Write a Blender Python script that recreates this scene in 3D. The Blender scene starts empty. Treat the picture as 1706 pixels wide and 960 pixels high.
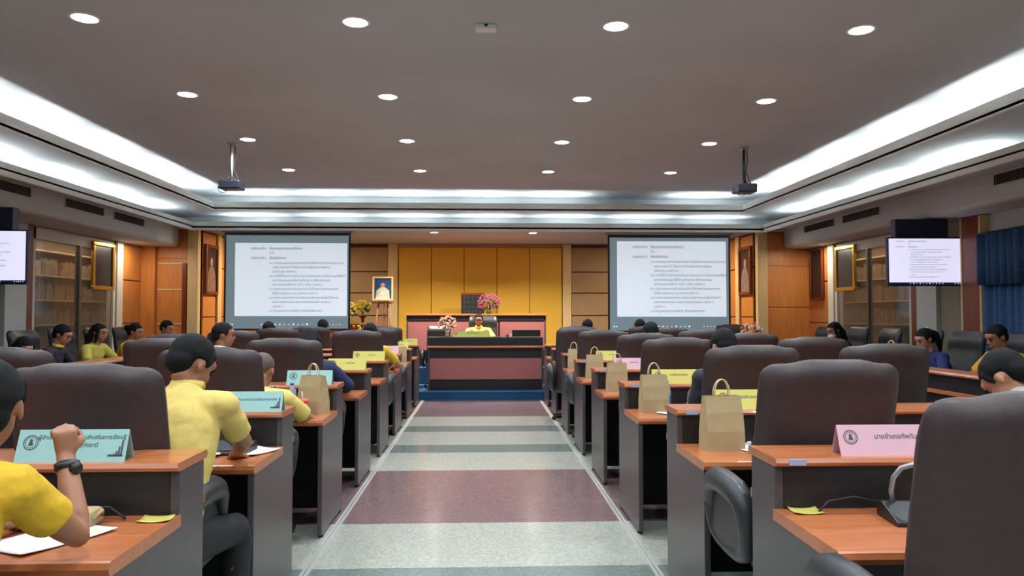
import bpy, math, random
from mathutils import Vector, Matrix, Euler, noise
S = bpy.context.scene
COL = S.collection
PI = math.pi
# ------------------------------------------------------------------ camera, world, exposure
cam = bpy.data.objects.new('camera', bpy.data.cameras.new('camera'))
COL.objects.link(cam)
cam.data.sensor_width = 36.0
cam.data.lens = 1250.0 / 1706.0 * 36.0
cam.data.clip_start = 0.05
cam.location = (0, 0, 1.45)
cam.rotation_euler = (PI / 2 + math.atan(43 / 1250.0), 0, -math.atan(50 / 1250.0))
S.camera = cam
w = bpy.data.worlds.new('world'); S.world = w; w.use_nodes = True
w.node_tree.nodes['Background'].inputs[0].default_value = (0.6, 0.65, 0.75, 1)
w.node_tree.nodes['Background'].inputs[1].default_value = 0.05
S.view_settings.view_transform = 'Standard'; S.view_settings.look = 'None'
S.view_settings.gamma = 1; S.view_settings.exposure = 0.28

def area(name, loc, sx, sy, power, col=(1, 1, 1), up=False, shape='RECTANGLE', spread=PI, rot=None):
    l = bpy.data.lights.new(name, 'AREA'); l.shape = shape; l.size = sx
    if shape in ('RECTANGLE', 'ELLIPSE'): l.size_y = sy
    l.energy = power; l.color = col; l.spread = spread
    o = bpy.data.objects.new(name, l); COL.objects.link(o); o.location = loc
    if up: o.rotation_euler = (PI, 0, 0)
    if rot: o.rotation_euler = rot
    return o
X1, Y1, X2, Y2 = 4.45, 12.6, 5.0, 13.1      # the two cove lips
YB = -4.0                                    # rear wall of the hall
P1W, P2W = 14.5, 10.5                           # power of the cove tubes
COOL = (0.93, 1.0, 0.97)
def cove_lights():
    n = 0
    y = 12.35
    while y > YB + .8:
        yc = y - .62
        for s in (-1, 1):
            area('cove_lamp', (s * (X1 + .16), yc, 3.235), .03, .93, P1W, COOL, up=True)
            if not (s > 0 and 5.2 < yc < 6.5):
                area('cove_lamp', (s * (X2 + .24), yc + .25, 2.99), .03, .93, P2W, COOL, up=True)
        y -= 1.36
    for i in range(7):
        xc = (i - 3) * 1.27
        if i != 5:
            area('cove_lamp', (xc, Y1 + .16, 3.235), .93, .03, P1W * .55, COOL, up=True)
        area('cove_lamp', (xc * 1.08 + .1, Y2 + .24, 2.99), .93, .03, P2W * .6, COOL, up=True)
cove_lights()
DLX = (-2.75, -.89, .95, 2.73)
DLY = (5.24, 7.05, 8.86, 10.72, 3.42, 1.6, -.2, -2.0)
DLP = 21.5

# ------------------------------------------------------------------ materials
MATS = {}
def srgb(r, g, b):
    f = lambda c: (c / 255 / 12.92) if c / 255 <= .04045 else ((c / 255 + .055) / 1.055) ** 2.4
    return (f(r), f(g), f(b), 1)
def mat(name, rgb, rough=.5, metal=0, emit=0, noise_=None, bump=0, bscale=200, spec=.5, kind=None, rgb2=None, scale=8, stretch=(1, 1, 1), coat=0, sheen=0):
    if name in MATS: return MATS[name]
    m = bpy.data.materials.new(name); m.use_nodes = True
    nt = m.node_tree; b = nt.nodes['Principled BSDF']
    c = srgb(*rgb)
    b.inputs['Base Color'].default_value = c
    b.inputs['Roughness'].default_value = rough; b.inputs['Metallic'].default_value = metal
    b.inputs['Specular IOR Level'].default_value = spec
    b.inputs['Coat Weight'].default_value = coat
    b.inputs['Sheen Weight'].default_value = sheen
    if emit:
        b.inputs['Emission Color'].default_value = c; b.inputs['Emission Strength'].default_value = emit
    tc = nt.nodes.new('ShaderNodeTexCoord'); mp = nt.nodes.new('ShaderNodeMapping')
    nt.links.new(tc.outputs['Object'], mp.inputs[0]); mp.inputs['Scale'].default_value = stretch
    if rgb2:
        if kind == 'speckle':
            t = nt.nodes.new('ShaderNodeTexVoronoi'); t.inputs['Scale'].default_value = scale; out = t.outputs['Color']
            sp = nt.nodes.new('ShaderNodeSeparateColor'); nt.links.new(out, sp.inputs[0]); out = sp.outputs[0]
        else:
            t = nt.nodes.new('ShaderNodeTexNoise'); t.inputs['Scale'].default_value = scale
            t.inputs['Detail'].default_value = 6; t.inputs['Distortion'].default_value = 1.2 if kind == 'wood' else 0
            out = t.outputs['Fac']
        nt.links.new(mp.outputs[0], t.inputs[0])
        r = nt.nodes.new('ShaderNodeValToRGB')
        r.color_ramp.elements[0].position = .3; r.color_ramp.elements[1].position = .7
        r.color_ramp.elements[0].color = c; r.color_ramp.elements[1].color = srgb(*rgb2)
        nt.links.new(out, r.inputs[0]); nt.links.new(r.outputs[0], b.inputs['Base Color'])
        if emit: nt.links.new(r.outputs[0], b.inputs['Emission Color'])
    if bump:
        n = nt.nodes.new('ShaderNodeTexNoise'); n.inputs['Scale'].default_value = bscale
        nt.links.new(mp.outputs[0], n.inputs[0])
        bp = nt.nodes.new('ShaderNodeBump'); bp.inputs['Strength'].default_value = bump; bp.inputs['Distance'].default_value = .002
        nt.links.new(n.outputs['Fac'], bp.inputs['Height']); nt.links.new(bp.outputs[0], b.inputs['Normal'])
    MATS[name] = m
    return m
M_ceil = mat('ceiling paint', (178, 184, 189), .85, rgb2=(186, 192, 197), scale=1.2)
M_cove = mat('white cove paint', (226, 228, 224), .7)
M_wood = mat('orange desk wood', (182, 108, 66), .3, rgb2=(160, 90, 52), kind='wood', scale=5, stretch=(.6, 6, 6), coat=.2)
M_edge = mat('wood edging', (120, 62, 38), .4)
M_lam = mat('charcoal laminate', (74, 68, 70), .33, rgb2=(66, 60, 62), scale=40, bump=.05)
M_black = mat('black panel', (24, 23, 26), .45)
M_leather = mat('dark brown leather', (58, 43, 43), .5, bump=.35, bscale=260, rgb2=(51, 37, 38), scale=30)
M_leather2 = mat('black leather', (40, 42, 46), .42, bump=.3, bscale=160)
M_plastic = mat('black plastic', (30, 29, 31), .42)
M_chrome = mat('brushed metal', (170, 170, 172), .3, metal=1)
M_fl = mat('pale terrazzo', (170, 169, 159), .16, rgb2=(150, 150, 141), kind='speckle', scale=90)
M_fg = mat('green grey terrazzo', (112, 124, 118), .16, rgb2=(98, 110, 105), kind='speckle', scale=90)
M_fp = mat('purple brown terrazzo', (126, 102, 104), .16, rgb2=(112, 90, 92), kind='speckle', scale=90)
M_strip = mat('aluminium floor strip', (205, 203, 198), .35, metal=.6)
M_yel = mat('golden fabric', (230, 180, 66), .85, rgb2=(220, 168, 56), scale=60, bump=.4, bscale=400)
M_cream = mat('cream lacquer wood', (226, 196, 142), .45, rgb2=(216, 184, 130), kind='wood', scale=3, stretch=(6, 6, .6))
M_beige = mat('beige fabric', (170, 138, 100), .85, rgb2=(160, 128, 92), scale=50, bump=.3, bscale=400)
M_owood = mat('orange wall wood', (216, 142, 72), .4, rgb2=(200, 124, 60), kind='wood', scale=3, stretch=(6, 6, .7))
M_rbrown = mat('red brown wood', (128, 58, 32), .4, rgb2=(108, 46, 26), kind='wood', scale=3, stretch=(6, 6, .7))
M_wallp = mat('pale grey wall paint', (190, 192, 190), .7)
M_post = mat('off white frame', (206, 200, 186), .5)
M_gold = mat('gold frame', (214, 168, 74), .3, metal=.85)
M_blue = mat('blue curtain', (52, 90, 134), .8, rgb2=(42, 76, 116), scale=20)
M_carpet = mat('blue carpet', (20, 66, 104), .95, bump=.6, bscale=500)
M_pink = mat('dusty pink panel', (152, 88, 86), .6)
M_paper = mat('white paper', (232, 232, 236), .7)
M_ink = mat('black ink', (40, 44, 50), .7)
M_txt = mat('grey screen text', (78, 84, 96), .7, emit=.22)
M_tank = mat('teal card', (146, 186, 182), .6)
M_pinkc = mat('pink card', (214, 168, 180), .6)
M_yelc = mat('yellow card', (204, 192, 98), .6)
M_kraft = mat('brown kraft paper', (172, 148, 110), .75, rgb2=(162, 138, 100), scale=12, bump=.3, bscale=30)
M_dtv = mat('dark navy plastic', (22, 24, 44), .35)
M_skin = mat('skin', (172, 120, 92), .5)
M_skin2 = mat('tan skin', (150, 100, 74), .5)
M_hair = mat('black hair', (13, 12, 14), .8, spec=.25, bump=.6, bscale=120, stretch=(3, .6, .6))
M_lip = mat('lips', (150, 80, 74), .45)
M_eye = mat('eye', (30, 24, 22), .2)
M_green = mat('leaves', (52, 84, 40), .6, rgb2=(70, 104, 50), scale=30)
M_case = mat('screen case', (150, 152, 150), .5)
M_lampw = mat('lamp lens', (255, 252, 250), .4, emit=14)
M_red = mat('red cloth', (120, 30, 36), .7)

def glassmat():
    m = bpy.data.materials.new('tinted glass'); m.use_nodes = True; nt = m.node_tree
    b = nt.nodes['Principled BSDF']
    b.inputs['Base Color'].default_value = srgb(120, 112, 98); b.inputs['Roughness'].default_value = .06
    b.inputs['Alpha'].default_value = .45
    return m
M_glass = glassmat()
def bottlemat():
    m = bpy.data.materials.new('clear plastic'); m.use_nodes = True; nt = m.node_tree
    b = nt.nodes['Principled BSDF']
    b.inputs['Base Color'].default_value = srgb(200, 215, 230); b.inputs['Roughness'].default_value = .08
    b.inputs['Alpha'].default_value = .45
    return m
M_clear = bottlemat()

# ------------------------------------------------------------------ mesh helpers
TMP = bpy.data.scenes.new('scratch')
def evaluated_mesh(o):
    TMP.view_layers[0].update(); dg = TMP.view_layers[0].depsgraph
    return bpy.data.meshes.new_from_object(o.evaluated_get(dg))
class MB:
    def __init__(s): s.v = []; s.f = []; s.sm = []
    def add(s, vs, fs, smooth=False, mx=None):
        b = len(s.v)
        s.v += [tuple(mx @ Vector(p)) if mx else tuple(p) for p in vs]
        for f in fs: s.f.append(tuple(i + b for i in f)); s.sm.append(smooth)
        return s
    def box(s, x0, x1, y0, y1, z0, z1, mx=None):
        vs = [(x, y, z) for z in (z0, z1) for y in (y0, y1) for x in (x0, x1)]
        return s.add(vs, [(0, 2, 3, 1), (4, 5, 7, 6), (0, 1, 5, 4), (2, 6, 7, 3), (0, 4, 6, 2), (1, 3, 7, 5)], mx=mx)
    def tube(s, pts, radii, n=10, flat=1.0, up=(0, 0, 1), caps=True, mx=None):
        pts = [Vector(p) for p in pts]
        if not hasattr(radii, '__len__'): radii = [radii] * len(pts)
        vs = []; fs = []; u0 = Vector(up)
        for i, p in enumerate(pts):
            t = (pts[min(i + 1, len(pts) - 1)] - pts[max(i - 1, 0)]).normalized()
            a = u0 - t * u0.dot(t)
            if a.length < 1e-3: a = Vector((1, 0, 0)) - t * t.x
            a.normalize(); b = t.cross(a); u0 = a
            r = radii[i]; ra, rb = (r if hasattr(r, '__len__') else (r * flat, r))
            for k in range(n):
                th = 2 * PI * k / n
                vs.append(p + a * (ra * math.cos(th)) + b * (rb * math.sin(th)))
        for i in range(len(pts) - 1):
            for k in range(n):
                k2 = (k + 1) % n
                fs.append((i * n + k, i * n + k2, (i + 1) * n + k2, (i + 1) * n + k))
        if caps:
            fs.append(tuple(reversed(range(n)))); fs.append(tuple(range((len(pts) - 1) * n, len(pts) * n)))
        return s.add(vs, fs, True, mx)
    def cyl(s, x, y, z0, z1, r, r2=None, n=16, mx=None):
        return s.tube([(x, y, z0), (x, y, z1)], [r, r if r2 is None else r2], n, up=(1, 0, 0), mx=mx)
    def ell(s, c, r, n=14, mx=None, fn=None):
        vs = []; fs = []; m = n // 2 + 1
        for i in range(m + 1):
            ph = PI * i / m
            for k in range(n):
                th = 2 * PI * k / n
                p = Vector((r[0] * math.sin(ph) * math.cos(th), r[1] * math.sin(ph) * math.sin(th), r[2] * math.cos(ph)))
                if fn: p = fn(p)
                vs.append(Vector(c) + p)
        for i in range(m):
            for k in range(n):
                k2 = (k + 1) % n
                fs.append((i * n + k, (i + 1) * n + k, (i + 1) * n + k2, i * n + k2))
        return s.add(vs, fs, True, mx)
    def lathe(s, prof, c=(0, 0, 0), n=16, mx=None):
        vs = []; fs = []
        for r, z in prof:
            for k in range(n):
                th = 2 * PI * k / n
                vs.append((c[0] + r * math.cos(th), c[1] + r * math.sin(th), c[2] + z))
        for i in range(len(prof) - 1):
            for k in range(n):
                k2 = (k + 1) % n
                fs.append((i * n + k, i * n + k2, (i + 1) * n + k2, (i + 1) * n + k))
        fs.append(tuple(reversed(range(n)))); fs.append(tuple(range((len(prof) - 1) * n, len(prof) * n)))
        return s.add(vs, fs, True, mx)
    def prism(s, poly, a0, a1, axis='x', mx=None):
        n = len(poly)
        P = {'x': lambda p, a: (a, p[0], p[1]), 'y': lambda p, a: (p[0], a, p[1]), 'z': lambda p, a: (p[0], p[1], a)}[axis]
        vs = [P(p, a0) for p in poly] + [P(p, a1) for p in poly]
        fs = [tuple(range(n)), tuple(reversed(range(n, 2 * n)))] + [(i, n + i, n + (i + 1) % n, (i + 1) % n) for i in range(n)]
        return s.add(vs, fs, mx=mx)
    def mesh(s, name, m):
        me = bpy.data.meshes.new(name); me.from_pydata(s.v, [], s.f)
        me.polygons.foreach_set('use_smooth', s.sm)
        me.materials.append(m)
        import bmesh
        bm = bmesh.new(); bm.from_mesh(me); bmesh.ops.recalc_face_normals(bm, faces=bm.faces)
        bm.to_mesh(me); bm.free(); me.update()
        return me
    def build(s, name, m, parent=None, bevel=0, loc=None, rz=0):
        o = bpy.data.objects.new(name, s.mesh(name, m)); COL.objects.link(o)
        if parent: o.parent = parent
        if bevel:
            b = o.modifiers.new('bevel', 'BEVEL'); b.width = bevel; b.segments = 2; b.limit_method = 'ANGLE'
        if loc: o.location = loc
        o.rotation_euler.z = rz
        return o
def tag(o, label, cat, group=None):
    o['label'] = label; o['category'] = cat
    if group: o['group'] = group
    return o
def thing(name, label, cat, loc=(0, 0, 0), rz=0, group=None):
    o = bpy.data.objects.new(name, None); COL.objects.link(o); o.empty_display_size = .1
    o.location = loc; o.rotation_euler.z = rz
    return tag(o, label, cat, group)
def struct(o): o['kind'] = 'structure'; return o
CH = {}
def dup(root, loc, rz, label, group=None, cat=None):
    def cp(o, parent):
        c = o.copy(); COL.objects.link(c)
        if parent: c.parent = parent
        for ch in o.children: cp(ch, c)
        return c
    kids = list(root.children)
    r = root.copy(); COL.objects.link(r); r.location = loc; r.rotation_euler.z = rz; r['label'] = label
    if group: r['group'] = group
    for k in kids: cp(k, r)
    return r
def text_mb(mb, s, size, mx, align='CENTER', squash=1.0, off=.012):
    cu = bpy.data.curves.new('t', 'FONT'); cu.body = s; cu.size = size; cu.align_x = align; cu.resolution_u = 2
    cu.offset = size * off
    o = bpy.data.objects.new('t', cu); TMP.collection.objects.link(o)
    me = evaluated_mesh(o)
    mx2 = mx @ Matrix.Diagonal((squash, 1, 1, 1))
    mb.add([v.co for v in me.vertices], [tuple(p.vertices) for p in me.polygons], mx=mx2)
    bpy.data.objects.remove(o); bpy.data.meshes.remove(me); bpy.data.curves.remove(cu)

# ------------------------------------------------------------------ setting: floor
fl = struct(MB().box(-6.1, 6.1, YB, 16.1, -.12, -.012).build('floor', mat('screed', (90, 90, 88), .8)))
edges = [(-4, -1.6, M_fl), (-1.6, .1, M_fp), (.1, 1.0, M_fl), (1.0, 1.5, M_fg), (1.5, 2.4, M_fl), (2.4, 2.9, M_fg), (2.9, 3.85, M_fl), (3.85, 4.35, M_fg), (4.35, 5.27, M_fl), (5.27, 7.02, M_fp), (7.02, 7.92, M_fl), (7.92, 8.38, M_fg),
         (8.38, 9.3, M_fl), (9.3, 9.78, M_fg), (9.78, 10.67, M_fl), (10.67, 16.0, M_fp)]
for a, b, m in edges:
    MB().box(-6.0, 6.0, a + .002, b - .002, -.012, 0).build('floor_band', m, fl)
for i, x in enumerate((-.985, .985)):
    o = MB().box(x - .022, x - .004, YB, 12.6, 0, .006).box(x + .004, x + .022, YB, 12.6, 0, .006).build('trim_%d' % (i + 1), M_strip); struct(o)
# ------------------------------------------------------------------ ceiling and coves
c = MB().box(-X2 - .05, X2 + .05, YB, Y2 + .25, 3.5, 3.56)
c.box(-X2 - .05, -X2, YB, Y2 + .25, 3.2, 3.5).box(X2, X2 + .05, YB, Y2 + .25, 3.2, 3.5).box(-X2, X2, Y2 + .2, Y2 + .25, 3.2, 3.5)
ceil = struct(c.build('ceiling', M_ceil))
c = MB()                                                     # second level slab, ring
for s in (-1, 1):
    a, b = sorted((s * X1, s * 5.75)); c.box(a, b, YB, Y2 + .7, 3.195, 3.22)
c.box(-X1, X1, Y1, Y2 + .7, 3.195, 3.22)
for s in (-1, 1):
    a, b = sorted((s * 5.7, s * 5.75)); c.box(a, b, YB, Y2 + .7, 2.96, 3.2)
c.box(-5.7, 5.7, Y2 + .65, Y2 + .7, 2.96, 3.2)
c.build('cove_ceiling', M_ceil, ceil)
def lipu(name, X, Y, z0, z1, m, t=.03):
    c = MB()
    c.prism([(-X, Y), (-X - t, Y + t), (-X - t, YB), (-X, YB)], z0, z1, 'z')
    c.prism([(X, Y), (X, YB), (X + t, YB), (X + t, Y + t)], z0, z1, 'z')
    c.prism([(-X, Y), (X, Y), (X + t, Y + t), (-X - t, Y + t)], z0, z1, 'z')
    return c
struct(lipu('trim_3', X1, Y1, 3.18, 3.315, M_cove).build('trim_3', M_cove))
struct(lipu('trim_4', X2, Y2, 2.895, 3.04, M_cove).build('trim_4', M_cove))
c = MB()                                                     # lower soffit and its trough floor
for s in (-1, 1):
    a, b = sorted((s * X2, s * 5.75)); c.box(a, b, YB, 13.15, 2.955, 2.975)
c.box(-5.75, 5.75, 13.1, 16.05, 2.935, 2.965)
c.build('soffit', M_ceil, ceil)
VX = {-1: 5.3, 1: 5.45}
for s, nm in ((-1, 'trim_5'), (1, 'trim_6')):
    x0, x1 = VX[s], 6.1
    prof = [(x0, 2.955), (x0, 2.68), (x0 + .015, 2.65), (x0 + .04, 2.632), (x0 + .08, 2.625), (x1, 2.625), (x1, 2.955)]
    bk = struct(MB().prism([(s * p[0], p[1]) for p in prof], YB, 13.3, 'y').build(nm, M_wallp))
    for (a, b) in ([(8.0, 9.0), (9.7, 10.7), (10.97, 11.95)] if s < 0 else [(6.6, 7.75), (10.02, 11.1), (11.35, 12.45)]):
        fx = s * (x0 - .001)
        xa, xb = sorted((s * (x0 - .012), s * (x0 + .001)))
        v = MB().box(xa, xb, a, b, 2.80, 2.815).box(xa, xb, a, b, 2.925, 2.94).box(xa, xb, a, a + .015, 2.815, 2.925).box(xa, xb, b - .015, b, 2.815, 2.925)
        vt = thing('air_vent', 'long dark slotted air vent on the %s bulkhead, %s' % ('left' if s < 0 else 'right', {8.0: 'nearest the left screen monitor', 9.7: 'middle one above the glass', 10.97: 'far one', 6.6: 'at the photo edge', 10.02: 'middle one above the monitor side', 11.35: 'far one by the stage corner'}[a]), 'vent', (0, 0, 0), 0, 'air vents in the bulkheads')
        v.build('frame', M_wallp, vt)
        xa, xb = sorted((s * (x0 - .003), s * (x0 + .0)))
        MB().box(xa, xb, a + .015, b - .015, 2.815, 2.925).build('backing', M_black, vt)
        sl = MB()
        k = a + .04
        while k < b - .03:
            xa, xb = sorted((s * (x0 - .009), s * (x0 - .003))); sl.box(xa, xb, k, k + .008, 2.815, 2.925); k += .035
        o = sl.build('slats', mat('vent slat', (88, 86, 82), .5), vt); o['kind'] = 'stuff'
# ------------------------------------------------------------------ downlights
def downlight(x, y, z, label, group, r=.085, p=DLP, col=(.84, .94, 1.0)):
    t = thing('ceiling_downlight', label, 'light', (x, y, z), 0, group)
    MB().lathe([(r + .018, 0), (r + .016, -.006), (r, -.008), (r, -.002)], n=24).build('trim_ring', M_cove, t)
    MB().cyl(0, 0, -.006, -.003, r - .002, n=24).build('lens', M_lampw, t)
    l = area('downlight_or_fill_lamp', (x, y, z - .012), r * 2, r * 2, p, col, shape='DISK', spread=2.5)
    l.data.cycles.use_multiple_importance_sampling = True
    return t
colw = ['far left', 'centre left', 'centre right', 'far right']
roww = {5.24: 'nearest row in view', 7.05: 'second row in view', 8.86: 'third row in view', 10.72: 'farthest row'}
for y in DLY:
    for i, x in enumerate(DLX):
        if y in roww:
            downlight(x, y, 3.5, 'round white ceiling downlight, %s, %s column' % (roww[y], colw[i]), 'ceiling downlights')
        else:
            area('downlight_or_fill_lamp', (x, y, 3.488), .17, .17, DLP, (.84, .94, 1), shape='DISK', spread=2.5)
for x, wd in ((-.87, 'left'), (.93, 'right')):
    downlight(x, 13.68, 2.935, 'small downlight in the low soffit before the golden wall, %s one' % wd, 'stage downlights', .07, 85, (1, .90, .74))
# added warm fill lamps, unseen behind the hanging screens, to brighten the stage
for x in (-3.6, 3.6):
    area('downlight_or_fill_lamp', (x, 14.2, 2.92), .14, .14, 60, (1, .84, .62), shape='DISK')
sd = thing('smoke_detector', 'small white rectangular emergency unit on the ceiling between the nearest lights', 'detector', (.025, 5.28, 3.5))
MB().box(-.075, .075, -.045, .045, -.035, 0).build('body', M_cove, sd, .008)
MB().box(-.012, .012, -.052, -.044, -.02, -.006).build('indicator', M_black, sd)
# ------------------------------------------------------------------ walls
struct(MB().box(-6.1, 6.1, YB - .1, YB, 0, 3.6).build('wall_back', M_wallp))
# front wall of the hall at the far end: golden centre, cream and beige panelling
wf = struct(MB().box(-5.1, 5.1, 16.0, 16.1, 0, 2.95).build('wall_front', M_rbrown))
YW = 16.0
xs = [-1.77 + .696 * i for i in range(6)]
for i in range(5):
    MB().box(xs[i] + .006, xs[i + 1] - .006, YW - .06, YW, .1, 2.86).build('golden_panel', M_yel, wf, .006)
for s in (-1, 1):
    a, b = (-1.985, -1.78) if s < 0 else (1.72, 1.90)
    MB().box(a, b, YW - .09, YW, .1, 2.93).build('pilaster', M_cream, wf, .006)
MB().box(-1.78, 1.72, YW - .07, YW, 2.865, 2.93).build('top_rail', M_beige, wf)
for s in (-1, 1):
    a, b = (-2.78, -1.995) if s < 0 else (1.91, 2.72)
    for z0, z1 in ((.12, .95), (.97, 1.4), (1.42, 1.88), (1.9, 2.33), (2.35, 2.86)):
        MB().box(a, b, YW - .05, YW, z0, z1).build('beige_panel', M_beige, wf, .01)
    a, b = (-3.0, -2.80) if s < 0 else (2.74, 2.93)
    MB().box(a, b, YW - .09, YW, .1, 2.93).build('pilaster', M_cream, wf, .006)
    a, b = (-4.95, -3.02) if s < 0 else (2.95, 4.95)
    for z0, z1 in ((.12, .85), (.87, 1.4), (1.42, 1.88), (1.9, 2.33), (2.35, 2.86)):
        MB().box(a, b, YW - .05, YW, z0, z1).build('timber_panel', M_owood, wf, .008)
for s, nm in ((-1, 'left'), (1, 'right')):
    # stage side walls with portrait
    x0 = 4.97
    a, b = sorted((s * x0, s * (x0 + .1)))
    sw = struct(MB().box(a, b, 13.45, 16.0, 0, 2.93).build('wall_stage_' + nm, M_rbrown))
    a, b = sorted((s * (x0 - .03), s * x0))
    for (z0, z1) in ((0.05, 1.38), (1.40, 2.30), (2.32, 2.9)):
        MB().box(a, b, 13.5, 14.12, z0, z1).build('timber_panel', M_owood, sw, .006)
        MB().box(a, b, 14.36, 15.9, z0, z1).build('timber_panel', M_owood, sw, .006)
    a, b = sorted((s * (x0 - .07), s * x0))
    MB().box(a, b, 14.14, 14.34, .02, 2.93).build('pilaster', M_cream, sw, .006)
    # proscenium front wall with door recess
    a, b = sorted((s * 4.97, s * 6.1))
    pw = struct(MB().box(a, b, 13.4, 13.5, 0, 2.95).build('wall_proscenium_' + nm, M_owood))
    a, b = sorted((s * 4.95, s * 5.13))
    MB().box(a, b, 13.27, 13.4, 0, 2.935).build('pilaster', M_cream, pw, .008)
    if s < 0:
        for (z0, z1) in ((.02, 1.26), (1.29, 1.86), (1.89, 2.32), (2.42, 2.9)):
            MB().box(-5.68, -5.16, 13.385, 13.4, z0, z1).build('timber_panel', M_owood, pw, .005)
        for z in (1.26, 1.86, 2.32):
            MB().box(-5.68, -5.16, 13.375, 13.4, z, z + .03).build('rail', M_cream, pw)
        MB().box(-5.24, -5.17, 13.33, 13.4, 0, 2.34).build('door_edge', M_rbrown, pw)
        MB().box(-5.96, -5.70, 13.3, 13.4, 0, 2.93).build('timber_panel', M_owood, pw, .006)
    else:
        for (z0, z1) in ((.02, 1.55), (1.57, 2.3), (2.32, 2.9)):
            MB().box(5.16, 5.94, 13.385, 13.4, z0, z1).build('timber_panel', M_owood, pw, .005)
# side walls
def side_wall(s, nm):
    xw = 5.97
    a, b = sorted((s * xw, s * 6.1))
    sw = struct(MB().box(a, b, YB, 10.12, 0, 2.63).box(a, b, 12.45, 13.4, 0, 2.63).box(a, b, 10.12, 12.45, 0, .12).box(a, b, 10.12, 12.45, 2.58, 2.63).build('wall_' + nm, M_wallp))
    def pc(name, y0, y1, z0, z1, m, d=.04, bev=.006):
        p, q = sorted((s * (xw - d), s * xw)); return MB().box(p, q, y0, y1, z0, z1).build(name, m, sw, bev)
    for z0, z1 in ((.02, 1.28), (1.30, 2.0), (2.02, 2.6)):
        pc('timber_panel', 12.62, 13.38, z0, z1, M_owood)
    pc('white_post', 12.38, 12.58, 0, 2.62, M_post, .07)
    pc('brown_post', 9.98, 10.12, 0, 2.62, M_rbrown, .06)
    pc('beige_panel', 8.98, 9.52, 0, 2.62, mat('grey beige panel', (132, 122, 104), .7), .02)
    pc('brown_column', 8.62, 8.93, 0, 2.62, M_rbrown, .10)
    pc('gold_edge', 8.935, 8.965, 0, 2.62, M_cream, .11)
    pc('gold_edge', 8.585, 8.615, 0, 2.62, M_cream, .11)
    # glazed partition with a display cabinet behind
    win = struct(bpy.data.objects.new('window_1' if s < 0 else 'window_2', None)); COL.objects.link(win)
    fr = MB()
    p, q = sorted((s * (xw - .05), s * (xw + .02)))
    for (y0, y1, z0, z1) in ((10.12, 10.18, .1, 2.6), (12.3, 12.36, .1, 2.6), (11.28, 11.33, .1, 2.45), (10.12, 12.38, 2.45, 2.6), (10.12, 12.38, .1, .2)):
        MB().box(p, q, y0, y1, z0, z1).build('window_frame', M_post if z0 > 2 or y0 < 10.2 or y0 > 12 else mat('bronze frame', (112, 104, 90), .4, metal=.4), win)
    for (y0, y1) in ((10.18, 11.28), (11.33, 12.3)):
        p2, q2 = sorted((s * (xw - .02), s * (xw - .012)))
        MB().box(p2, q2, y0, y1, .2, 2.45).build('pane', M_glass, win)
    # room behind
    p, q = sorted((s * 6.7, s * 6.75))
    rb = MB().box(p, q, 9.9, 14.0, 0, 2.7)
    p, q = sorted((s * 6.1, s * 6.75))
    rb.box(p, q, 9.85, 9.9, 0, 2.7).box(p, q, 14.0, 14.05, 0, 2.7).box(p, q, 9.9, 14.0, 2.65, 2.7).box(p, q, 9.9, 14.0, -.05, 0)
    struct(rb.build('wall_cabinet_' + nm, mat('cabinet back', (120, 98, 76), .7)))
    sh = thing('display_shelves', 'dim shelves with pale folders seen behind the glass partition on the %s' % nm, 'shelves', (s * 6.60, 12.35, 0))
    k = 0
    for z in (.55, .92, 1.29, 1.66, 2.03, 2.40):
        MB().box(-.08, .08, -1.35, 1.35, z - .02, z).build('shelf', M_cream, sh)
    MB().box(-.08, .08, -1.38, -1.35, 0, 2.42).build('side_panel', M_rbrown, sh); MB().box(-.08, .08, 1.35, 1.38, 0, 2.42).build('side_panel', M_rbrown, sh)
    rnd = random.Random(5 + s)
    for z in (.92, 1.29, 1.66, 2.03):
        y = -1.3
        b = MB()
        while y < 1.25:
            wv = rnd.uniform(.02, .05)
            if rnd.random() < .8: b.box(-.06, .05, y, y + wv - .004, z, z + rnd.uniform(.18, .26))
            y += wv
        o = b.build('folders', mat('folders', (176, 150, 116), .7, rgb2=(140, 100, 70), scale=14), sh); o['kind'] = 'stuff'
    area('cabinet_fill_lamp', (s * 6.38, 11.8, 2.6), .3, 2.4, 22, (1, .85, .7))  # added lamp, out of sight, brightens the shelves behind the glass
    return sw
side_wall(-1, 'left'); side_wall(1, 'right')
for s in (-1, 1): area('downlight_or_fill_lamp', (s * 5.6, 12.55, 2.61), .14, .14, 9, (1, .88, .74), shape='DISK')  # invented warm lamps under the bulkheads, lifting the timber by the stage

# curtain on the right and left
for s in (-1, 1):
    def curtain(z0, z1, y0, y1, xo, amp):
        vs = []; fs = []; n = int((y1 - y0) / .02)
        for j, z in enumerate((z0, z1)):
            for i in range(n + 1):
                y = y0 + (y1 - y0) * i / n
                vs.append((s * (xo - amp * math.sin(y * 52) - amp * .5 * math.sin(y * 23 + 1)), y, z))
        for i in range(n): fs.append((i, i + 1, n + 2 + i, n + 1 + i))
        return MB().add(vs, fs, True)
    t = thing('curtain', 'deep blue pleated curtain with a valance on the %s wall' % ('right' if s > 0 else 'left'), 'curtain', (0, 0, 0))
    a = curtain(.03, 2.05, 5.6, 8.5, 5.88, .035).build('drape', M_blue, t); a.modifiers.new('solid', 'SOLIDIFY').thickness = .006
    a = curtain(1.78, 2.38, 5.6, 8.5, 5.80, .03).build('valance', M_blue, t); a.modifiers.new('solid', 'SOLIDIFY').thickness = .006
    MB().tube([(s * 5.84, 5.55, 2.39), (s * 5.84, 8.55, 2.39)], .012, 8).build('rod', M_plastic, t)

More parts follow.
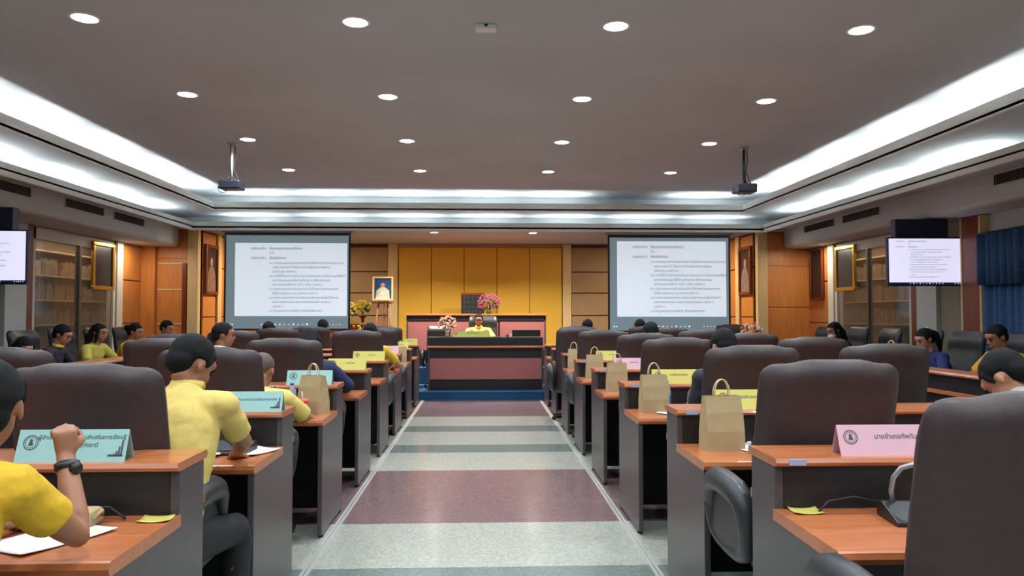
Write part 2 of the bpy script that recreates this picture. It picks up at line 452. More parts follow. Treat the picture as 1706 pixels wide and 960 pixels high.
# ------------------------------------------------------------------ framed portraits
def rotz_mx(loc, rz): return Matrix.Translation(loc) @ Matrix.Rotation(rz, 4, 'Z')
def framed(loc, rz, w_, h_, label, fm, fw=.05, back=(60, 44, 36), fig=(190, 160, 140), figure=True, name='framed_portrait', rx=0):
    """front faces local -Y"""
    t = thing(name, label, 'picture', loc, rz); t.rotation_euler.x = rx
    m = MB()
    for (a, b, c_, d) in ((-w_ / 2, w_ / 2, 0, fw), (-w_ / 2, w_ / 2, h_ - fw, h_), (-w_ / 2, -w_ / 2 + fw, fw, h_ - fw), (w_ / 2 - fw, w_ / 2, fw, h_ - fw)):
        m.box(a, b, -.045, 0, c_, d)
    m.build('frame', fm, t, .008)
    MB().box(-w_ / 2 + fw, w_ / 2 - fw, -.02, -.002, fw, h_ - fw).build('picture', mat('picture ' + str(back), back, .35, rgb2=tuple(int(c * .7) for c in back), scale=6), t)
    if figure:
        fgm = mat('figure ' + str(fig), fig, .6, rgb2=tuple(int(c * .75) for c in fig), scale=9)
        iw, ih = w_ - 2 * fw, h_ - 2 * fw
        bm_ = MB().prism([(-iw * .42, fw), (iw * .42, fw), (iw * .36, fw + ih * .42), (iw * .12, fw + ih * .58), (-iw * .12, fw + ih * .58), (-iw * .36, fw + ih * .42)], -.023, -.02, 'y')
        bm_.build('printed_robe', fgm, t)
        e = MB().ell((0, -.021, fw + ih * .68), (iw * .13, .003, ih * .11), 14)
        e.build('printed_head', mat('figure head', (176, 132, 104), .6), t)
    return t
framed((-4.93, 13.82, 1.80), PI / 2, .62, .9, 'tall framed portrait in bronze and gold, left of the left projection screen', M_rbrown, .06, (62, 46, 40), (150, 108, 88))
framed((4.93, 13.82, 1.80), -PI / 2, .62, .9, 'tall framed portrait in bronze and gold, right of the right projection screen', M_rbrown, .06, (70, 52, 46), (150, 124, 112))
framed((-5.92, 11.92, 1.82), PI / 2, .66, .74, 'gold-framed dark picture mounted on the left glass partition', M_gold, .06, (52, 50, 56), figure=False)
framed((5.92, 11.95, 1.82), -PI / 2, .66, .74, 'gold-framed dark picture mounted on the right glass partition', M_gold, .06, (60, 64, 66), figure=False)
framed((5.92, 13.0, 1.70), -PI / 2, .5, .9, 'dark narrow wall board beside the white post, right of the stage', M_rbrown, .03, (34, 26, 28), figure=False, name='wall_board')

# ------------------------------------------------------------------ screens
TXT = [(0, .0, 'ระเบียบวาระที่ ๓', 1), (1, .0, 'เรื่องเสนอคณะกรรมการเพื่อทราบ', 1), (1, 1, 'ไม่มี', 0), (0, 2.2, 'ระเบียบวาระที่ ๔', 1), (1, 2.2, 'เรื่องเพื่อพิจารณา', 1),
       (1, 3.3, '๔.๑ การประชุมคณะกรรมการจังหวัดเพื่อพิจารณาเรื่องงบประมาณ', 0), (2, 4.3, 'แผนงานประจำปี โดยคณะทำงานส่งเสริมการพัฒนา', 0), (2, 5.3, 'ในที่ประชุม เอกสาร ๒', 0),
       (1, 6.3, '๔.๒ การใช้ที่ดินสาธารณประโยชน์ ในเขตเทศบาล เรื่องการขอใช้พื้นที่', 0), (2, 7.3, 'และการขออนุญาตใช้สถานที่ราชการ เพื่อการประชุม', 0), (2, 8.3, 'ในกำหนดของจังหวัด วันที่ ๑ เดือน เอกสาร ๓', 0),
       (1, 9.3, '๔.๓ ขอเสนอแผนการดำเนินงานประจำปีของหน่วยงานราชการ', 0), (2, 10.3, 'ในปีนี้ งบประมาณ ๑๑ รายการ เอกสาร ๔', 0),
       (1, 11.3, '๔.๔ รายงานผลการเบิกจ่าย เรื่องการบริหารงานในพื้นที่จังหวัด', 0), (2, 12.3, 'และการติดตามงาน ของหน่วยงานทุกแห่ง เอกสาร ๕', 0), (2, 13.3, 'เอกสาร ๖', 0), (1, 14.3, '๔.๕ ข้อมูลงบประมาณจังหวัด เรื่องเพื่อพิจารณา', 0)]
def page_text(t, mx, x0, z_top, w_, lh):
    for c_, ln, s, bold in TXT:
        x = x0 + (.0, .165, .195)[c_] * w_
        mb = MB(); text_mb(mb, s, lh * (.82 if bold else .74), mx @ Matrix.Translation((x, 0, z_top - ln * lh)) @ Matrix.Rotation(PI / 2, 4, 'X'), 'LEFT', .70 if bold else .90, .008 if bold else .0)
        mb.build('text_line', M_txt, t)
def icons(t, x0, x1, z, r, n, rnd, y=-.006):
    for i in range(n):
        x = x0 + (x1 - x0) * i / (n - 1)
        k = r * rnd.uniform(.6, 1.1)
        MB().box(x - k, x + k, y, y + .002, z - k, z + k).build('icon', mat('icon white', (225, 230, 232), .6, emit=.9), t)
def proj_screen(xl, xr, z0, z1, label, px0, px1, pz0, pz1, yaw):
    cx = (xl + xr) / 2; W = xr - xl
    t = thing('projection_screen', label, 'screen', (cx, 13.27, 0), yaw, 'projection screens')
    MB().box(-W / 2 - .04, W / 2 + .04, -.06, .06, z1, z1 + .05).build('case', M_case, t, .01)
    MB().box(-W / 2, W / 2, 0, .012, z0, z1).build('black_border', M_black, t)
    MB().box(-W / 2, W / 2, -.012, .016, z0 - .02, z0).build('bottom_bar', M_plastic, t)
    MB().box(-W / 2 + .035, W / 2 - .035, -.004, 0, z0 + .01, z1 - .05).build('projected_desktop', mat('projected grey desktop', (106, 122, 130), .7, emit=.6), t)
    MB().box(px0 - cx, px1 - cx, -.008, -.004, pz0, pz1).build('projected_page', mat('projected page', (205, 215, 226), .7, emit=.66), t)
    pw = px1 - px0
    page_text(t, Matrix.Translation((0, -.0095, 0)), px0 - cx + pw * .14, pz1 - (pz1 - pz0) * .09, pw, (pz1 - pz0) * .0595)
    rnd = random.Random(3)
    icons(t, -W * .2, W * .16, z0 + .085, .012, 11, rnd); icons(t, W * .28, W * .42, z0 + .085, .008, 6, rnd); icons(t, -W * .45, -W * .43, z0 + .085, .012, 2, rnd)
proj_screen(-4.5, -2.31, 1.18, 2.875, 'large projection screen left of the golden wall, showing a page of text', -4.31, -2.37, 1.41, 2.69, 0)
proj_screen(2.24, 4.45, 1.14, 2.86, 'large projection screen right of the golden wall, showing a page of text', 2.405, 4.37, 1.40, 2.745, 0)
def tv(x, y, z, rz, label):
    t = thing('wall_monitor', label, 'monitor', (x, y, z), rz, 'side monitors on brackets')
    w_, h_ = .95, .60
    MB().box(-w_ / 2, w_ / 2, -.03, .03, -h_ / 2, h_ / 2).build('housing', M_dtv, t, .008)
    MB().box(-w_ / 2 + .015, w_ / 2 - .015, -.032, -.03, -h_ / 2 + .045, h_ / 2 - .018).build('screen', mat('lit monitor page', (222, 220, 246), .4, emit=.78), t)
    MB().box(-w_ / 2 + .015, w_ / 2 - .015, -.032, -.03, -h_ / 2 + .018, -h_ / 2 + .045).build('taskbar', mat('taskbar', (24, 30, 62), .4, emit=.4), t)
    page_text(t, Matrix.Translation((0, -.0335, 0)), -w_ / 2 + .1, h_ / 2 - .06, w_ * .98, .0305)
    rnd = random.Random(8); icons(t, -.2, .2, -h_ / 2 + .031, .006, 11, rnd, -.035); icons(t, .35, .44, -h_ / 2 + .031, .005, 5, rnd, -.035)
    MB().box(-.36, .3, .0, .12, h_ / 2 + .0, 2.62 - z).build('bracket_housing', mat('navy bracket', (28, 34, 66), .4), t, .01)
    MB().box(-.06, .06, .03, .10, -.1, h_ / 2).build('bracket_arm', M_plastic, t)
tv(5.44, 9.0, 2.09, -.02, 'wall monitor with lit page of text on the right, before the white pillar')
tv(-5.44, 8.4, 2.07, .02, 'wall monitor with lit page cut by the left edge of the photo')
for s in (-1, 1):
    struct(MB().box(min(s * 5.9, s * 5.97), max(s * 5.9, s * 5.97), 9.53, 9.97, 0, 2.62).build('trim_%d' % (8 + s), M_wallp))

# ------------------------------------------------------------------ ceiling projectors
def projector(x, y, label, s):
    t = thing('ceiling_projector', label, 'projector', (x, y, 3.5), 0, 'ceiling projectors')
    MB().cyl(0, 0, -.015, 0, .06).build('ceiling_plate', M_chrome, t)
    MB().cyl(0, 0, -.44, -.015, .013).build('pole', M_post if s < 0 else M_plastic, t)
    b = MB().box(-.125, .125, -.11, .12, -.56, -.455); b.build('body', mat('projector shell', (38, 36, 50), .4), t, .015)
    MB().tube([(-.06, .11, -.51), (-.06, .15, -.51)], .04, 16).build('lens', M_plastic, t)
    mm = MB()
    for a, c_ in ((-.08, -.05), (.08, -.05), (-.08, .06), (.08, .06)): mm.tube([(0, 0, -.40), (a, c_, -.46)], .005, 6)
    mm.build('mount_arms', M_plastic, t)
    MB().tube([(.03, 0, 0), (.045, .01, -.15), (.02, 0, -.3), (.06, 0, -.4), (.1, 0, -.47)], .006, 6).tube([(-.015, 0, 0), (-.02, 0, -.2), (-.015, 0, -.4)], .005, 6).build('cable', M_plastic, t)
    MB().tube([(-.13, -.1, -.54), (-.11, -.1, -.6), (-.05, -.1, -.61), (.0, -.1, -.56)], .004, 6).build('cable', M_plastic, t)
projector(-3.01, 9.1, 'black ceiling projector on a pale pole, left side', -1)
projector(3.24, 9.1, 'black ceiling projector on a dark pole, right side', 1)

# ------------------------------------------------------------------ stage platform
st = struct(MB().box(-4.95, 4.95, 12.68, 16.0, 0, .15).build('trim_10', M_carpet))
MB().box(-4.95, 4.95, 13.98, 16.0, .15, .45).build('upper_step', M_carpet, st)
MB().box(-4.95, 4.95, 12.672, 12.68, .132, .15).build('step_nosing', mat('blue nosing', (44, 104, 150), .5), st)
# centre table
def head_table(loc, W, D, h_, label, ledge=True, split=None, pz=(.18, .54)):
    t = thing('head_table', label, 'table', loc)
    MB().box(-W / 2, W / 2, .03, .06, .0, h_ - .035).build('front_board', M_black, t)
    segs = [(-W / 2 + .03, W / 2 - .03)] if split is None else [(-W / 2 + .03, split - .015), (split + .015, W / 2 - .03)]
    for a, b in segs: MB().box(a, b, .012, .03, pz[0], pz[1]).build('pink_panel', M_pink, t, .004)
    for s in (-1, 1):
        a, b = sorted((s * W / 2, s * (W / 2 - .03))); MB().box(a, b, .0, D, 0, h_ - .035).build('side_panel', M_lam, t, .004)
    MB().box(-W / 2 - .01, W / 2 + .01, -.03, D + .02, h_ - .035, h_).build('tabletop', M_wood, t, .006)
    if ledge:
        MB().box(-W / 2, W / 2, .05, .08, h_, h_ + .13).build('ledge_front', M_black, t, .004)
        MB().box(-W / 2, W / 2, .05, .28, h_ + .13, h_ + .15).build('ledge_top', M_black, t, .004)
    return t
head_table((.065, 12.85, .15), 1.97, .7, .75, 'front meeting table with pink panel and black ledge, facing down the aisle')
bt = head_table((-.105, 14.4, .45), 2.67, .62, 1.0, 'high bench with two pink panels before the golden wall', ledge=False, split=.43, pz=(.3, .86))
MB().box(-1.33, 1.33, .0, .03, .87, .965).build('fascia', M_black, bt)
# ------------------------------------------------------------------ desks
def desk(loc, rz, L, label, group, tagy=False):
    """user side at local y=0, ledge at far side; x from 0 to L"""
    t = thing('conference_desk', label, 'desk', loc, rz, group)
    D = .70; ly = .47
    prof = [(0.0, 0.02), (D, .02), (D, .915), (ly, .915), (ly, .735), (0.0, .72)]
    for x in (0, L - .03):
        MB().prism(prof, x, x + .03, 'x').build('side_panel', M_lam, t, .004)
    MB().box(L / 2 - .012, L / 2 + .012, .28, D - .03, .05, .72).build('divider', M_black, t)
    # desktop with rounded user edge
    pr = [(-.012, .728), (-.018, .745), (-.012, .762), (0.0, .765), (ly + .01, .765), (ly + .01, .725), (0.0, .722)]
    MB().prism(pr, -.004, L + .004, 'x').build('desktop', M_wood, t)
    MB().box(.03, L - .03, ly, ly + .015, .765, .915).build('riser', M_black, t)
    pr = [(ly - .025, .918), (ly - .03, .93), (ly - .022, .945), (D + .01, .945), (D + .02, .93), (D + .01, .915), (ly, .915)]
    MB().prism(pr, -.006, L + .006, 'x').build('ledge_top', M_wood, t)
    MB().box(.03, L - .03, D - .04, D - .02, .03, .915).build('modesty_panel', M_black, t)
    MB().box(0, L, D + .0, D + .012, .75, .785).build('edge_strip', M_wood, t)
    f = MB()
    for x in (.015, L - .015):
        for y in (.05, D - .05): MB().cyl(x, y, 0, .022, .016, n=10).build('foot', M_plastic, t)
    MB().box(.04, .10, ly - .031, ly - .026, .922, .943).build('sticker', mat('sticker', (150, 160, 190), .5), t)
    return t
RY = [2.15, 3.47, 4.93, 6.35, 7.67, 9.02, 10.45, 11.75]
ORD = ['nearest the camera', 'second from the camera', 'third from the camera', 'fourth from the camera', 'fifth from the camera', 'sixth from the camera', 'seventh from the camera', 'closest to the stage']
dR = desk((1.03, RY[0], 0), 0, 2.08, 'long two-seat desk with orange wood top, right of the aisle, row ' + ORD[0], 'desks right of the aisle')
dR2 = None
for i in range(1, 8):
    dup(dR, (1.03, RY[i], 0), 0, 'long two-seat desk with orange wood top, right of the aisle, row ' + ORD[i])
for i in range(8):
    if i == 0: dL = desk((-3.11, RY[i], 0), 0, 2.08, 'long two-seat desk with orange wood top, left of the aisle, row ' + ORD[0], 'desks left of the aisle')
    else: dup(dL, (-3.11, RY[i], 0), 0, 'long two-seat desk with orange wood top, left of the aisle, row ' + ORD[i])
for k, y in enumerate((5.5, 7.7, 9.9)):
    # right side desks: user side towards +X  (rotate +90: local x -> +Y, local y -> -X)
    dup(dR, (4.72, y, 0), PI / 2, 'side desk along the right wall, turned to the aisle, %s' % ('near one', 'middle one', 'far one by the flowers')[k], 'desks along the right wall')
    dup(dR, (-4.72, y + 2.1, 0), -PI / 2, 'side desk along the left wall, turned to the aisle, %s' % ('near one', 'middle one', 'far one')[k], 'desks along the left wall')
# ------------------------------------------------------------------ chairs
def backrest_mesh(W=.29, z0=.42, z1=1.27, th=.055, bump=True, tuft=False):
    nu, nv = 26, 30; vs = []; fs = []
    def top(x):
        a = abs(x) / W
        e = z1 - .035 if bump else z1
        if bump:
            k = min(1, max(0, (a - .34) / .34)); k = k * k * (3 - 2 * k)
            z = z1 - .017 * k
        else: z = z1
        r = .24
        if a > 1 - r: q = (a - (1 - r)) / r; z -= .060 * (1 - math.sqrt(max(0, 1 - q * q)))
        return z
    for side in (-1, 1):
        for j in range(nv + 1):
            for i in range(nu + 1):
                u = -1 + 2 * i / nu; v = j / nv
                uu = math.sin(u * PI / 2) if True else u
                vv = .5 - .5 * math.cos(v * PI)
                wz = W * (1.0 - .02 * vv)
                x = wz * uu
                z = z0 + (top(x / wz * W) - z0) * vv
                ed = (max(0, 1 - abs(uu) ** 5)) ** .5 * (max(0, 1 - abs(2 * vv - 1) ** 9)) ** .5
                y = side * th * ed
                if tuft and side > 0: y -= .008 * (abs(math.sin(z * 18)) ** .3 < .55)
                y += .05 * uu * uu - .10 * (vv - .3) + .03 * math.sin(vv * PI)     # dished, leaning back
                if tuft: y += .02 * math.cos(vv * 14)*ed*.4
                if side > 0 and vv > .80: y += .018 * ed * math.sin((vv - .8) / .2 * PI)
                if side < 0 and vv > .86: y -= .012 * ed * math.sin((vv - .86) / .14 * PI)
                vs.append((x, y, z))
    n = (nv + 1) * (nu + 1)
    for b in (0, n):
        for j in range(nv):
            for i in range(nu):
                a = b + j * (nu + 1) + i; fs.append((a, a + 1, a + nu + 2, a + nu + 1))
    return MB().add(vs, fs, True)
def chair(loc, rz, label, group, lm=M_leather, bump=True, tuft=False, name='executive_chair', z1=1.27, W=.29):
    """back at local y=0, occupant faces +Y"""
    t = thing(name, label, 'chair', loc, rz, group)
    backrest_mesh(bump=bump, tuft=tuft, z1=z1, W=W).build('backrest', lm, t)
    s = MB()
    def fn(p):
        q = Vector(p); return q
    # seat cushion: superellipsoid
    vs = []; fs = []; n = 20; m = 8
    for i in range(m + 1):
        ph = -PI / 2 + PI * i / m
        for k in range(n):
            a = 2 * PI * k / n; f = lambda c, e: math.copysign(abs(c) ** e, c)
            vs.append((.27 * f(math.cos(ph), .35) * f(math.cos(a), .45), .31 + .26 * f(math.cos(ph), .35) * f(math.sin(a), .45), .44 + .055 * f(math.sin(ph), .7)))
    for i in range(m):
        for k in range(n): fs.append((i * n + k, i * n + (k + 1) % n, (i + 1) * n + (k + 1) % n, (i + 1) * n + k))
    MB().add(vs, fs, True).build('seat', lm, t)
    for sx in (-1, 1):
        pts = []
        for k in range(17):
            a = PI * 2 * k / 16
            e = lambda c, p: math.copysign(abs(c) ** p, c)
            pts.append((sx * (.335 + .02 * math.sin(a)), .22 + .23 * e(math.cos(a), .7) - .03 * math.sin(a), .60 + .145 * e(math.sin(a), .62)))
        rad = [((.034 + .022 * max(0, (p[2] - .55) / .195)), .034 + .012 * max(0, (p[2] - .6) / .145)) for p in pts]
        ar = MB().tube([(p[0], p[1], p[2] - .012) for p in pts], rad, 12, up=(0, 0, 1), caps=False).build('armrest', M_leather2, t)
        MB().box(sx * .335 - .012, sx * .335 + .012, .03, .41, .47, .70).build('arm_panel', M_plastic, ar, .01)
    MB().cyl(0, .29, .12, .40, .028).box(-.1, .1, .17, .41, .385, .40).build('column', M_plastic, t)
    for k in range(5):
        a = 2 * PI * k / 5 + .3
        c_, s_ = math.cos(a), math.sin(a)
        lg = MB().tube([(0, .29, .13), (.16 * c_, .29 + .16 * s_, .11), (.29 * c_, .29 + .29 * s_, .075)], [.026, .022, .016], 8).build('leg', M_plastic, t)
        MB().tube([(.29 * c_ - .02 * s_, .29 + .29 * s_ + .02 * c_, .03), (.29 * c_ + .02 * s_, .29 + .29 * s_ - .02 * c_, .03)], .029, 12).cyl(.29 * c_, .29 + .29 * s_, .03, .075, .008, n=8).build('caster', M_black, lg)
    return t
ch0 = None
SEAT = ['aisle seat', 'outer seat']
def place(x, y, side, row, seat, rz=0, extra=''):
    global ch0
    lab = 'brown leather chair %s of the aisle, %s, row %s' % (('right' if side > 0 else 'left'), SEAT[seat], ORD[row]) + extra
    g = 'brown chairs right of the aisle' if side > 0 else 'brown chairs left of the aisle'
    if ch0 is None: ch0 = chair((x, y, 0), rz, lab, g)
    else: dup(ch0, (x, y, 0), rz, lab, g)
for x, y, r, k, rz in [(1.335, 1.78, 0, 0, .0), (1.39, 2.98, 1, 0, 0), (2.66, 2.98, 1, 1, -.1), (1.58, 4.36, 2, 0, 0), (2.46, 4.52, 2, 1, 0), (1.52, 5.80, 3, 0, 0), (2.61, 5.85, 3, 1, 0),
                       (1.56, 7.1, 4, 0, .03), (2.56, 7.12, 4, 1, 0), (1.36, 8.42, 5, 0, 0), (2.5, 8.45, 5, 1, 0), (1.26, 9.88, 6, 0, 0), (2.45, 9.85, 6, 1, 0), (1.42, 11.15, 7, 0, 0), (2.45, 11.1, 7, 1, 0)]:
    place(x, y, 1, r, k, rz)
for x, y, r, k, rz in [(-1.55, 1.35, 0, 0, 0), (-1.47, 2.88, 1, 0, 0), (-2.56, 2.88, 1, 1, 0), (-1.5, 4.24, 2, 0, 0), (-2.64, 4.26, 2, 1, 0), (-1.48, 5.72, 3, 0, 0), (-2.4, 5.75, 3, 1, 0), (-1.58, 7.05, 4, 0, 0),
                       (-2.77, 6.95, 4, 1, 0), (-1.38, 8.40, 5, 0, 0), (-2.74, 8.42, 5, 1, 0), (-1.38, 9.85, 6, 0, 0), (-2.64, 9.85, 6, 1, 0), (-1.45, 11.1, 7, 0, 0), (-2.5, 11.1, 7, 1, 0)]:
    if (r, k) == (4, 0): continue
    place(x, y, -1, r, k, rz)
sc0 = None
def side_chair(x, y, rz, label, group):
    global sc0
    if sc0 is None: sc0 = chair((x, y, 0), rz, label, group, M_leather2, bump=False, tuft=True, name='office_chair', z1=1.26, W=.27)
    else: dup(sc0, (x, y, 0), rz, label, group)
rw = ['nearest in view', 'second in view', 'third', 'fourth', 'fifth', 'sixth', 'farthest, by the stage']
for i, y in enumerate((6.45, 7.25, 8.05, 8.75, 9.6, 10.45, 11.45)):
    side_chair(5.32, y, PI / 2 + random.Random(i).uniform(-.1, .1), 'black leather office chair backed to the right wall, %s' % rw[i], 'black chairs along the right wall')
for i, y in enumerate((6.5, 7.4, 8.95, 9.75, 10.6, 11.4)):
    side_chair(-5.32, y, -PI / 2 + random.Random(i + 9).uniform(-.1, .1), 'black leather office chair backed to the left wall, %s' % rw[i], 'black chairs along the left wall')
side_chair(-.78, 14.02 - .35, PI, 'low black chair at the left end of the front meeting table', 'chairs at the front meeting table')
side_chair(.02, 13.93, PI, 'dark chair behind the man at the front meeting table', 'chairs at the front meeting table')
for o in list(COL.objects):
    if o.get('group') == 'chairs at the front meeting table': o.location.z = .15
for o in list(COL.objects):
    if o.get('label') == 'low black chair at the left end of the front meeting table': o.location.z = .15; o.scale = (.8, .8, .86)
dup(ch0, (4.3, 12.75, 0), PI, 'dark maroon chair in front of the right portrait, behind the orange flowers', 'brown chairs right of the aisle')
# chair on the upper step: square black grid back
t = thing('square_back_chair', 'tall square black chair with a gridded back, behind the high bench', 'chair', (-.19, 15.4, .45))
MB().box(-.235, .235, -.03, .0, .5, 1.40).build('backrest', M_black, t, .02)
g = MB()
for i in range(5):
    for j in range(8): MB().box(-.2 + i * .082, -.2 + i * .082 + .072, -.042, -.03, .58 + j * .1, .58 + j * .1 + .088).build('back_pad', M_leather2, t, .006)
MB().box(-.24, .24, -.032, .008, 1.38, 1.43).build('top_rail', M_rbrown, t, .008)
MB().box(-.25, .25, -.5, 0, .40, .5).build('seat', M_leather2, t, .03)
for x in (-.22, .22):
    for y in (-.46, -.03): MB().box(x - .02, x + .02, y - .02, y + .02, 0, .4).build('leg', M_rbrown, t)
# ------------------------------------------------------------------ nameplates, mics, bags, papers
def crest(mb, cx, cz, r, y):
    n = 24; vs = []; fs = []
    for (ra, rb) in ((1.0, .88), (.72, .66)):
        b = len(vs)
        for k in range(n):
            a = 2 * PI * k / n
            vs += [(cx + r * ra * math.cos(a), y, cz + r * ra * math.sin(a)), (cx + r * rb * math.cos(a), y, cz + r * rb * math.sin(a))]
        for k in range(n):
            q = (k + 1) % n; fs.append((b + 2 * k, b + 2 * q, b + 2 * q + 1, b + 2 * k + 1))
    b = len(vs)
    pts = [(-.3, -.4), (.3, -.4), (.3, -.15), (.18, .1), (.22, .3), (0, .55), (-.22, .3), (-.18, .1), (-.3, -.15)]
    vs += [(cx + r * p[0], y, cz + r * p[1]) for p in pts]; fs.append(tuple(range(b, b + len(pts))))
    for k in range(12):
        a = 2 * PI * k / 12; b = len(vs); rr = .8
        for d in ((-.04, -.05), (.04, -.05), (.04, .05), (-.04, .05)): vs.append((cx + r * (rr * math.cos(a) + d[0]), y, cz + r * (rr * math.sin(a) + d[1])))
        fs.append((b, b + 1, b + 2, b + 3))
    mb.add(vs, fs)
def nameplate(x, y, z, m, lines, label, group, W=.34, Hh=.105, rz=0, corner=False, sz=.021):
    """front face tilts up towards local -Y"""
    t = thing('name_plate', label, 'sign', (x, y, z), rz, group)
    d = .038; th = .0012
    mb = MB()
    mb.prism([(-d, 0), (0, Hh), (0, Hh - .004), (-d + .003, 0)], -W / 2, W / 2, 'x'); mb.prism([(0, Hh), (d, 0), (d - .003, 0), (0, Hh - .004)], -W / 2, W / 2, 'x')
    mb.build('card', m, t)
    ang = math.atan2(d, Hh); sl = math.hypot(d, Hh)
    mx = Matrix.Translation((0, -d - .0008, 0)) @ Matrix.Rotation(-ang, 4, 'X')     # local x right, z up the slope
    pr = MB(); tmp = MB()
    crest(tmp, -W / 2 + .045, sl * .60, .026, 0)
    if corner:
        tmp2 = MB()
        for k in range(5): tmp2.box(W / 2 - .05 + k * .008, W / 2 - .044 + k * .008, -.0003, 0, .02, .024 + .007 * k * k * .45)
        tmp2.box(W / 2 - .06, W / 2 - .01, -.0003, 0, .018, .025)
        MB().add(tmp2.v, tmp2.f, mx=mx).build('corner_motif', mat('grey print', (62, 72, 72), .7), t)
    MB().add(tmp.v, tmp.f, mx=mx).build('emblem', mat('grey print', (62, 72, 72), .7), t)
    for k, s in enumerate(lines):
        zz = sl * (.55 if len(lines) == 1 else (.70 - .24 * k))
        text_mb(pr, s, sz, mx @ Matrix.Translation((.03, 0, zz)) @ Matrix.Rotation(PI / 2, 4, 'X'))
    pr.build('lettering', mat('grey print', (62, 72, 72), .7), t)
    return t
LZ = .945
gT = 'name plates left of the aisle'; gR = 'name plates right of the aisle'
nameplate(-1.405, 2.67, LZ, M_tank, ['ผู้อำนวยการสำนักงานส่งเสริมการเรียนรู้', 'จังหวัดอุทัยธานี'], 'teal name plate on the left desk nearest the camera, behind the raised hand', gT, .37, .105, corner=True, sz=.019)
nameplate(-1.20, 3.98, LZ, M_tank, ['ผู้อำนวยการโรงเรียนการอาชีพ'], 'teal name plate on the second left desk, beside the man in pale yellow', gT, .33, .1, corner=True, sz=.018)
nameplate(-1.23, 5.45, LZ, M_tank, ['ผู้อำนวยการโรงเรียน'], 'small teal name plate behind the kraft bag on the third left desk', gT, .32, .1, sz=.018)
nameplate(-1.22, 6.88, LZ, M_yelc, ['นายอำเภอ'], 'yellow name plate on the fourth left desk', gT, .34, .1)
nameplate(-1.22, 8.2, LZ, M_yelc, ['นายอำเภอ'], 'yellow name plate on the fifth left desk', gT, .34, .1)
nameplate(-1.2, 9.56, LZ, M_pinkc, ['นายอำเภอ'], 'pink name plate on the sixth left desk', gT, .3, .1)
nameplate(-1.22, 11.0, LZ, M_yelc, ['นายอำเภอ'], 'yellow name plate on the seventh left desk', gT, .3, .1)
nameplate(-1.2, 12.3, LZ, M_yelc, ['นายอำเภอ'], 'yellow name plate on the left desk closest to the stage', gT, .3, .1)
nameplate(1.455, 2.67, LZ, M_pinkc, ['นายอำเภอทัพทัน'], 'pink name plate on the right desk nearest the camera', gR, .36, .105, sz=.024)
nameplate(1.41, 3.98, LZ, M_yelc, ['นายอำเภอบ้านไร่'], 'yellow name plate on the second right desk beside the large kraft bag', gR, .34, .1, sz=.024)
nameplate(1.40, 5.44, LZ, M_yelc, ['นายอำเภอเมือง'], 'yellow name plate on the third right desk', gR, .33, .1, sz=.022)
nameplate(1.36, 6.86, LZ, M_pinkc, ['นายอำเภอ'], 'pink name plate on the fourth right desk', gR, .30, .1)
nameplate(1.40, 8.2, LZ, M_yelc, ['นายอำเภอ'], 'yellow name plate on the fifth right desk, mostly behind a bag', gR, .3, .1)
nameplate(-.18, 12.97 + .02, 1.05, mat('pale lime card', (196, 198, 104), .6), ['ผู้ว่าราชการจังหวัด'], 'pale lime name plate before the man at the front table', 'front table cards', .62, .1, sz=.03)
nameplate(4.13, 9.35, LZ, M_paper, ['ประชุม'], 'small white name card on the middle right side desk', 'side desk cards', .2, .08, rz=-PI / 2 + .3, sz=.02)

def bag(x, y, z, rz, label, w_=.20, d=.10, h_=.27, group='kraft paper bags', hmove=0):
    t = thing('paper_bag', label, 'bag', (x, y, z), rz, group)
    vs = []; fs = []
    rows = [(0, 1.0, 1.0), (.35, .99, .96), (.7, .97, .70), (.9, .96, .45), (1.0, .955, .34)]
    for zz, a, b in rows:
        w2, d2 = w_ / 2 * a, d / 2 * b
        vs += [(-w2, -d2, zz * h_), (0, -d2 * 1.04, zz * h_), (w2, -d2, zz * h_), (w2 - (.012 * zz), 0, zz * h_), (w2, d2, zz * h_), (0, d2 * 1.04, zz * h_), (-w2, d2, zz * h_), (-w2 + .012 * zz, 0, zz * h_)]
    for i in range(4):
        for k in range(8): fs.append((i * 8 + k, i * 8 + (k + 1) % 8, (i + 1) * 8 + (k + 1) % 8, (i + 1) * 8 + k))
    fs.append(tuple(range(8)))
    o = MB().add(vs, fs).build('bag_body', M_kraft, t); so = o.modifiers.new('s', 'SOLIDIFY'); so.thickness = .002
    for s in (-1, 1):
        pts = []
        for k in range(11):
            a = PI * k / 10
            pts.append((-.042 * math.cos(a), s * .014 - s * .008 * math.sin(a), h_ * .97 - .02 + .11 * math.sin(a) ** .7))
        MB().tube(pts, .0035, 6).build('handle', mat('twisted paper cord', (204, 178, 136), .7), t)
    return t
ZD = .765
bag(1.215, 3.78, ZD, .12, 'large brown kraft bag with handles on the second right desk', .2, .11, .27)
bag(1.20, 5.22, ZD, .1, 'brown kraft bag on the third right desk, beside a blue bottle', .19, .11, .26)
bag(1.20, 6.66, ZD, .05, 'brown kraft bag on the fourth right desk', .18, .10, .25)
bag(1.20, 7.98, ZD, .05, 'brown kraft bag on the fifth right desk', .18, .10, .25)
bag(1.14, 9.3, ZD, -.3, 'brown kraft bag on the sixth right desk', .14, .10, .25)
bag(1.20, 10.75, ZD, .05, 'brown kraft bag on the right side, two rows before the stage', .18, .10, .25)
bag(-1.16, 5.24, ZD, -.5, 'brown kraft bag tilted behind the red drink cup, left of the aisle', .19, .12, .26)
bag(-1.15, 10.72, ZD, .1, 'brown kraft bag on the seventh left desk', .17, .1, .22)
bag(4.14, 7.45, .945, -1.2, 'small kraft bag standing on the right side desk before the man in yellow', .17, .09, .15, hmove=0)
b = thing('paper_bag', 'crumpled kraft bag lying flat on the left desk nearest the camera', 'bag', (-1.33, 2.5, ZD), 0)
MB().box(-.12, .09, -.04, .05, .0, .055).build('bag_body', M_kraft, b, .015)
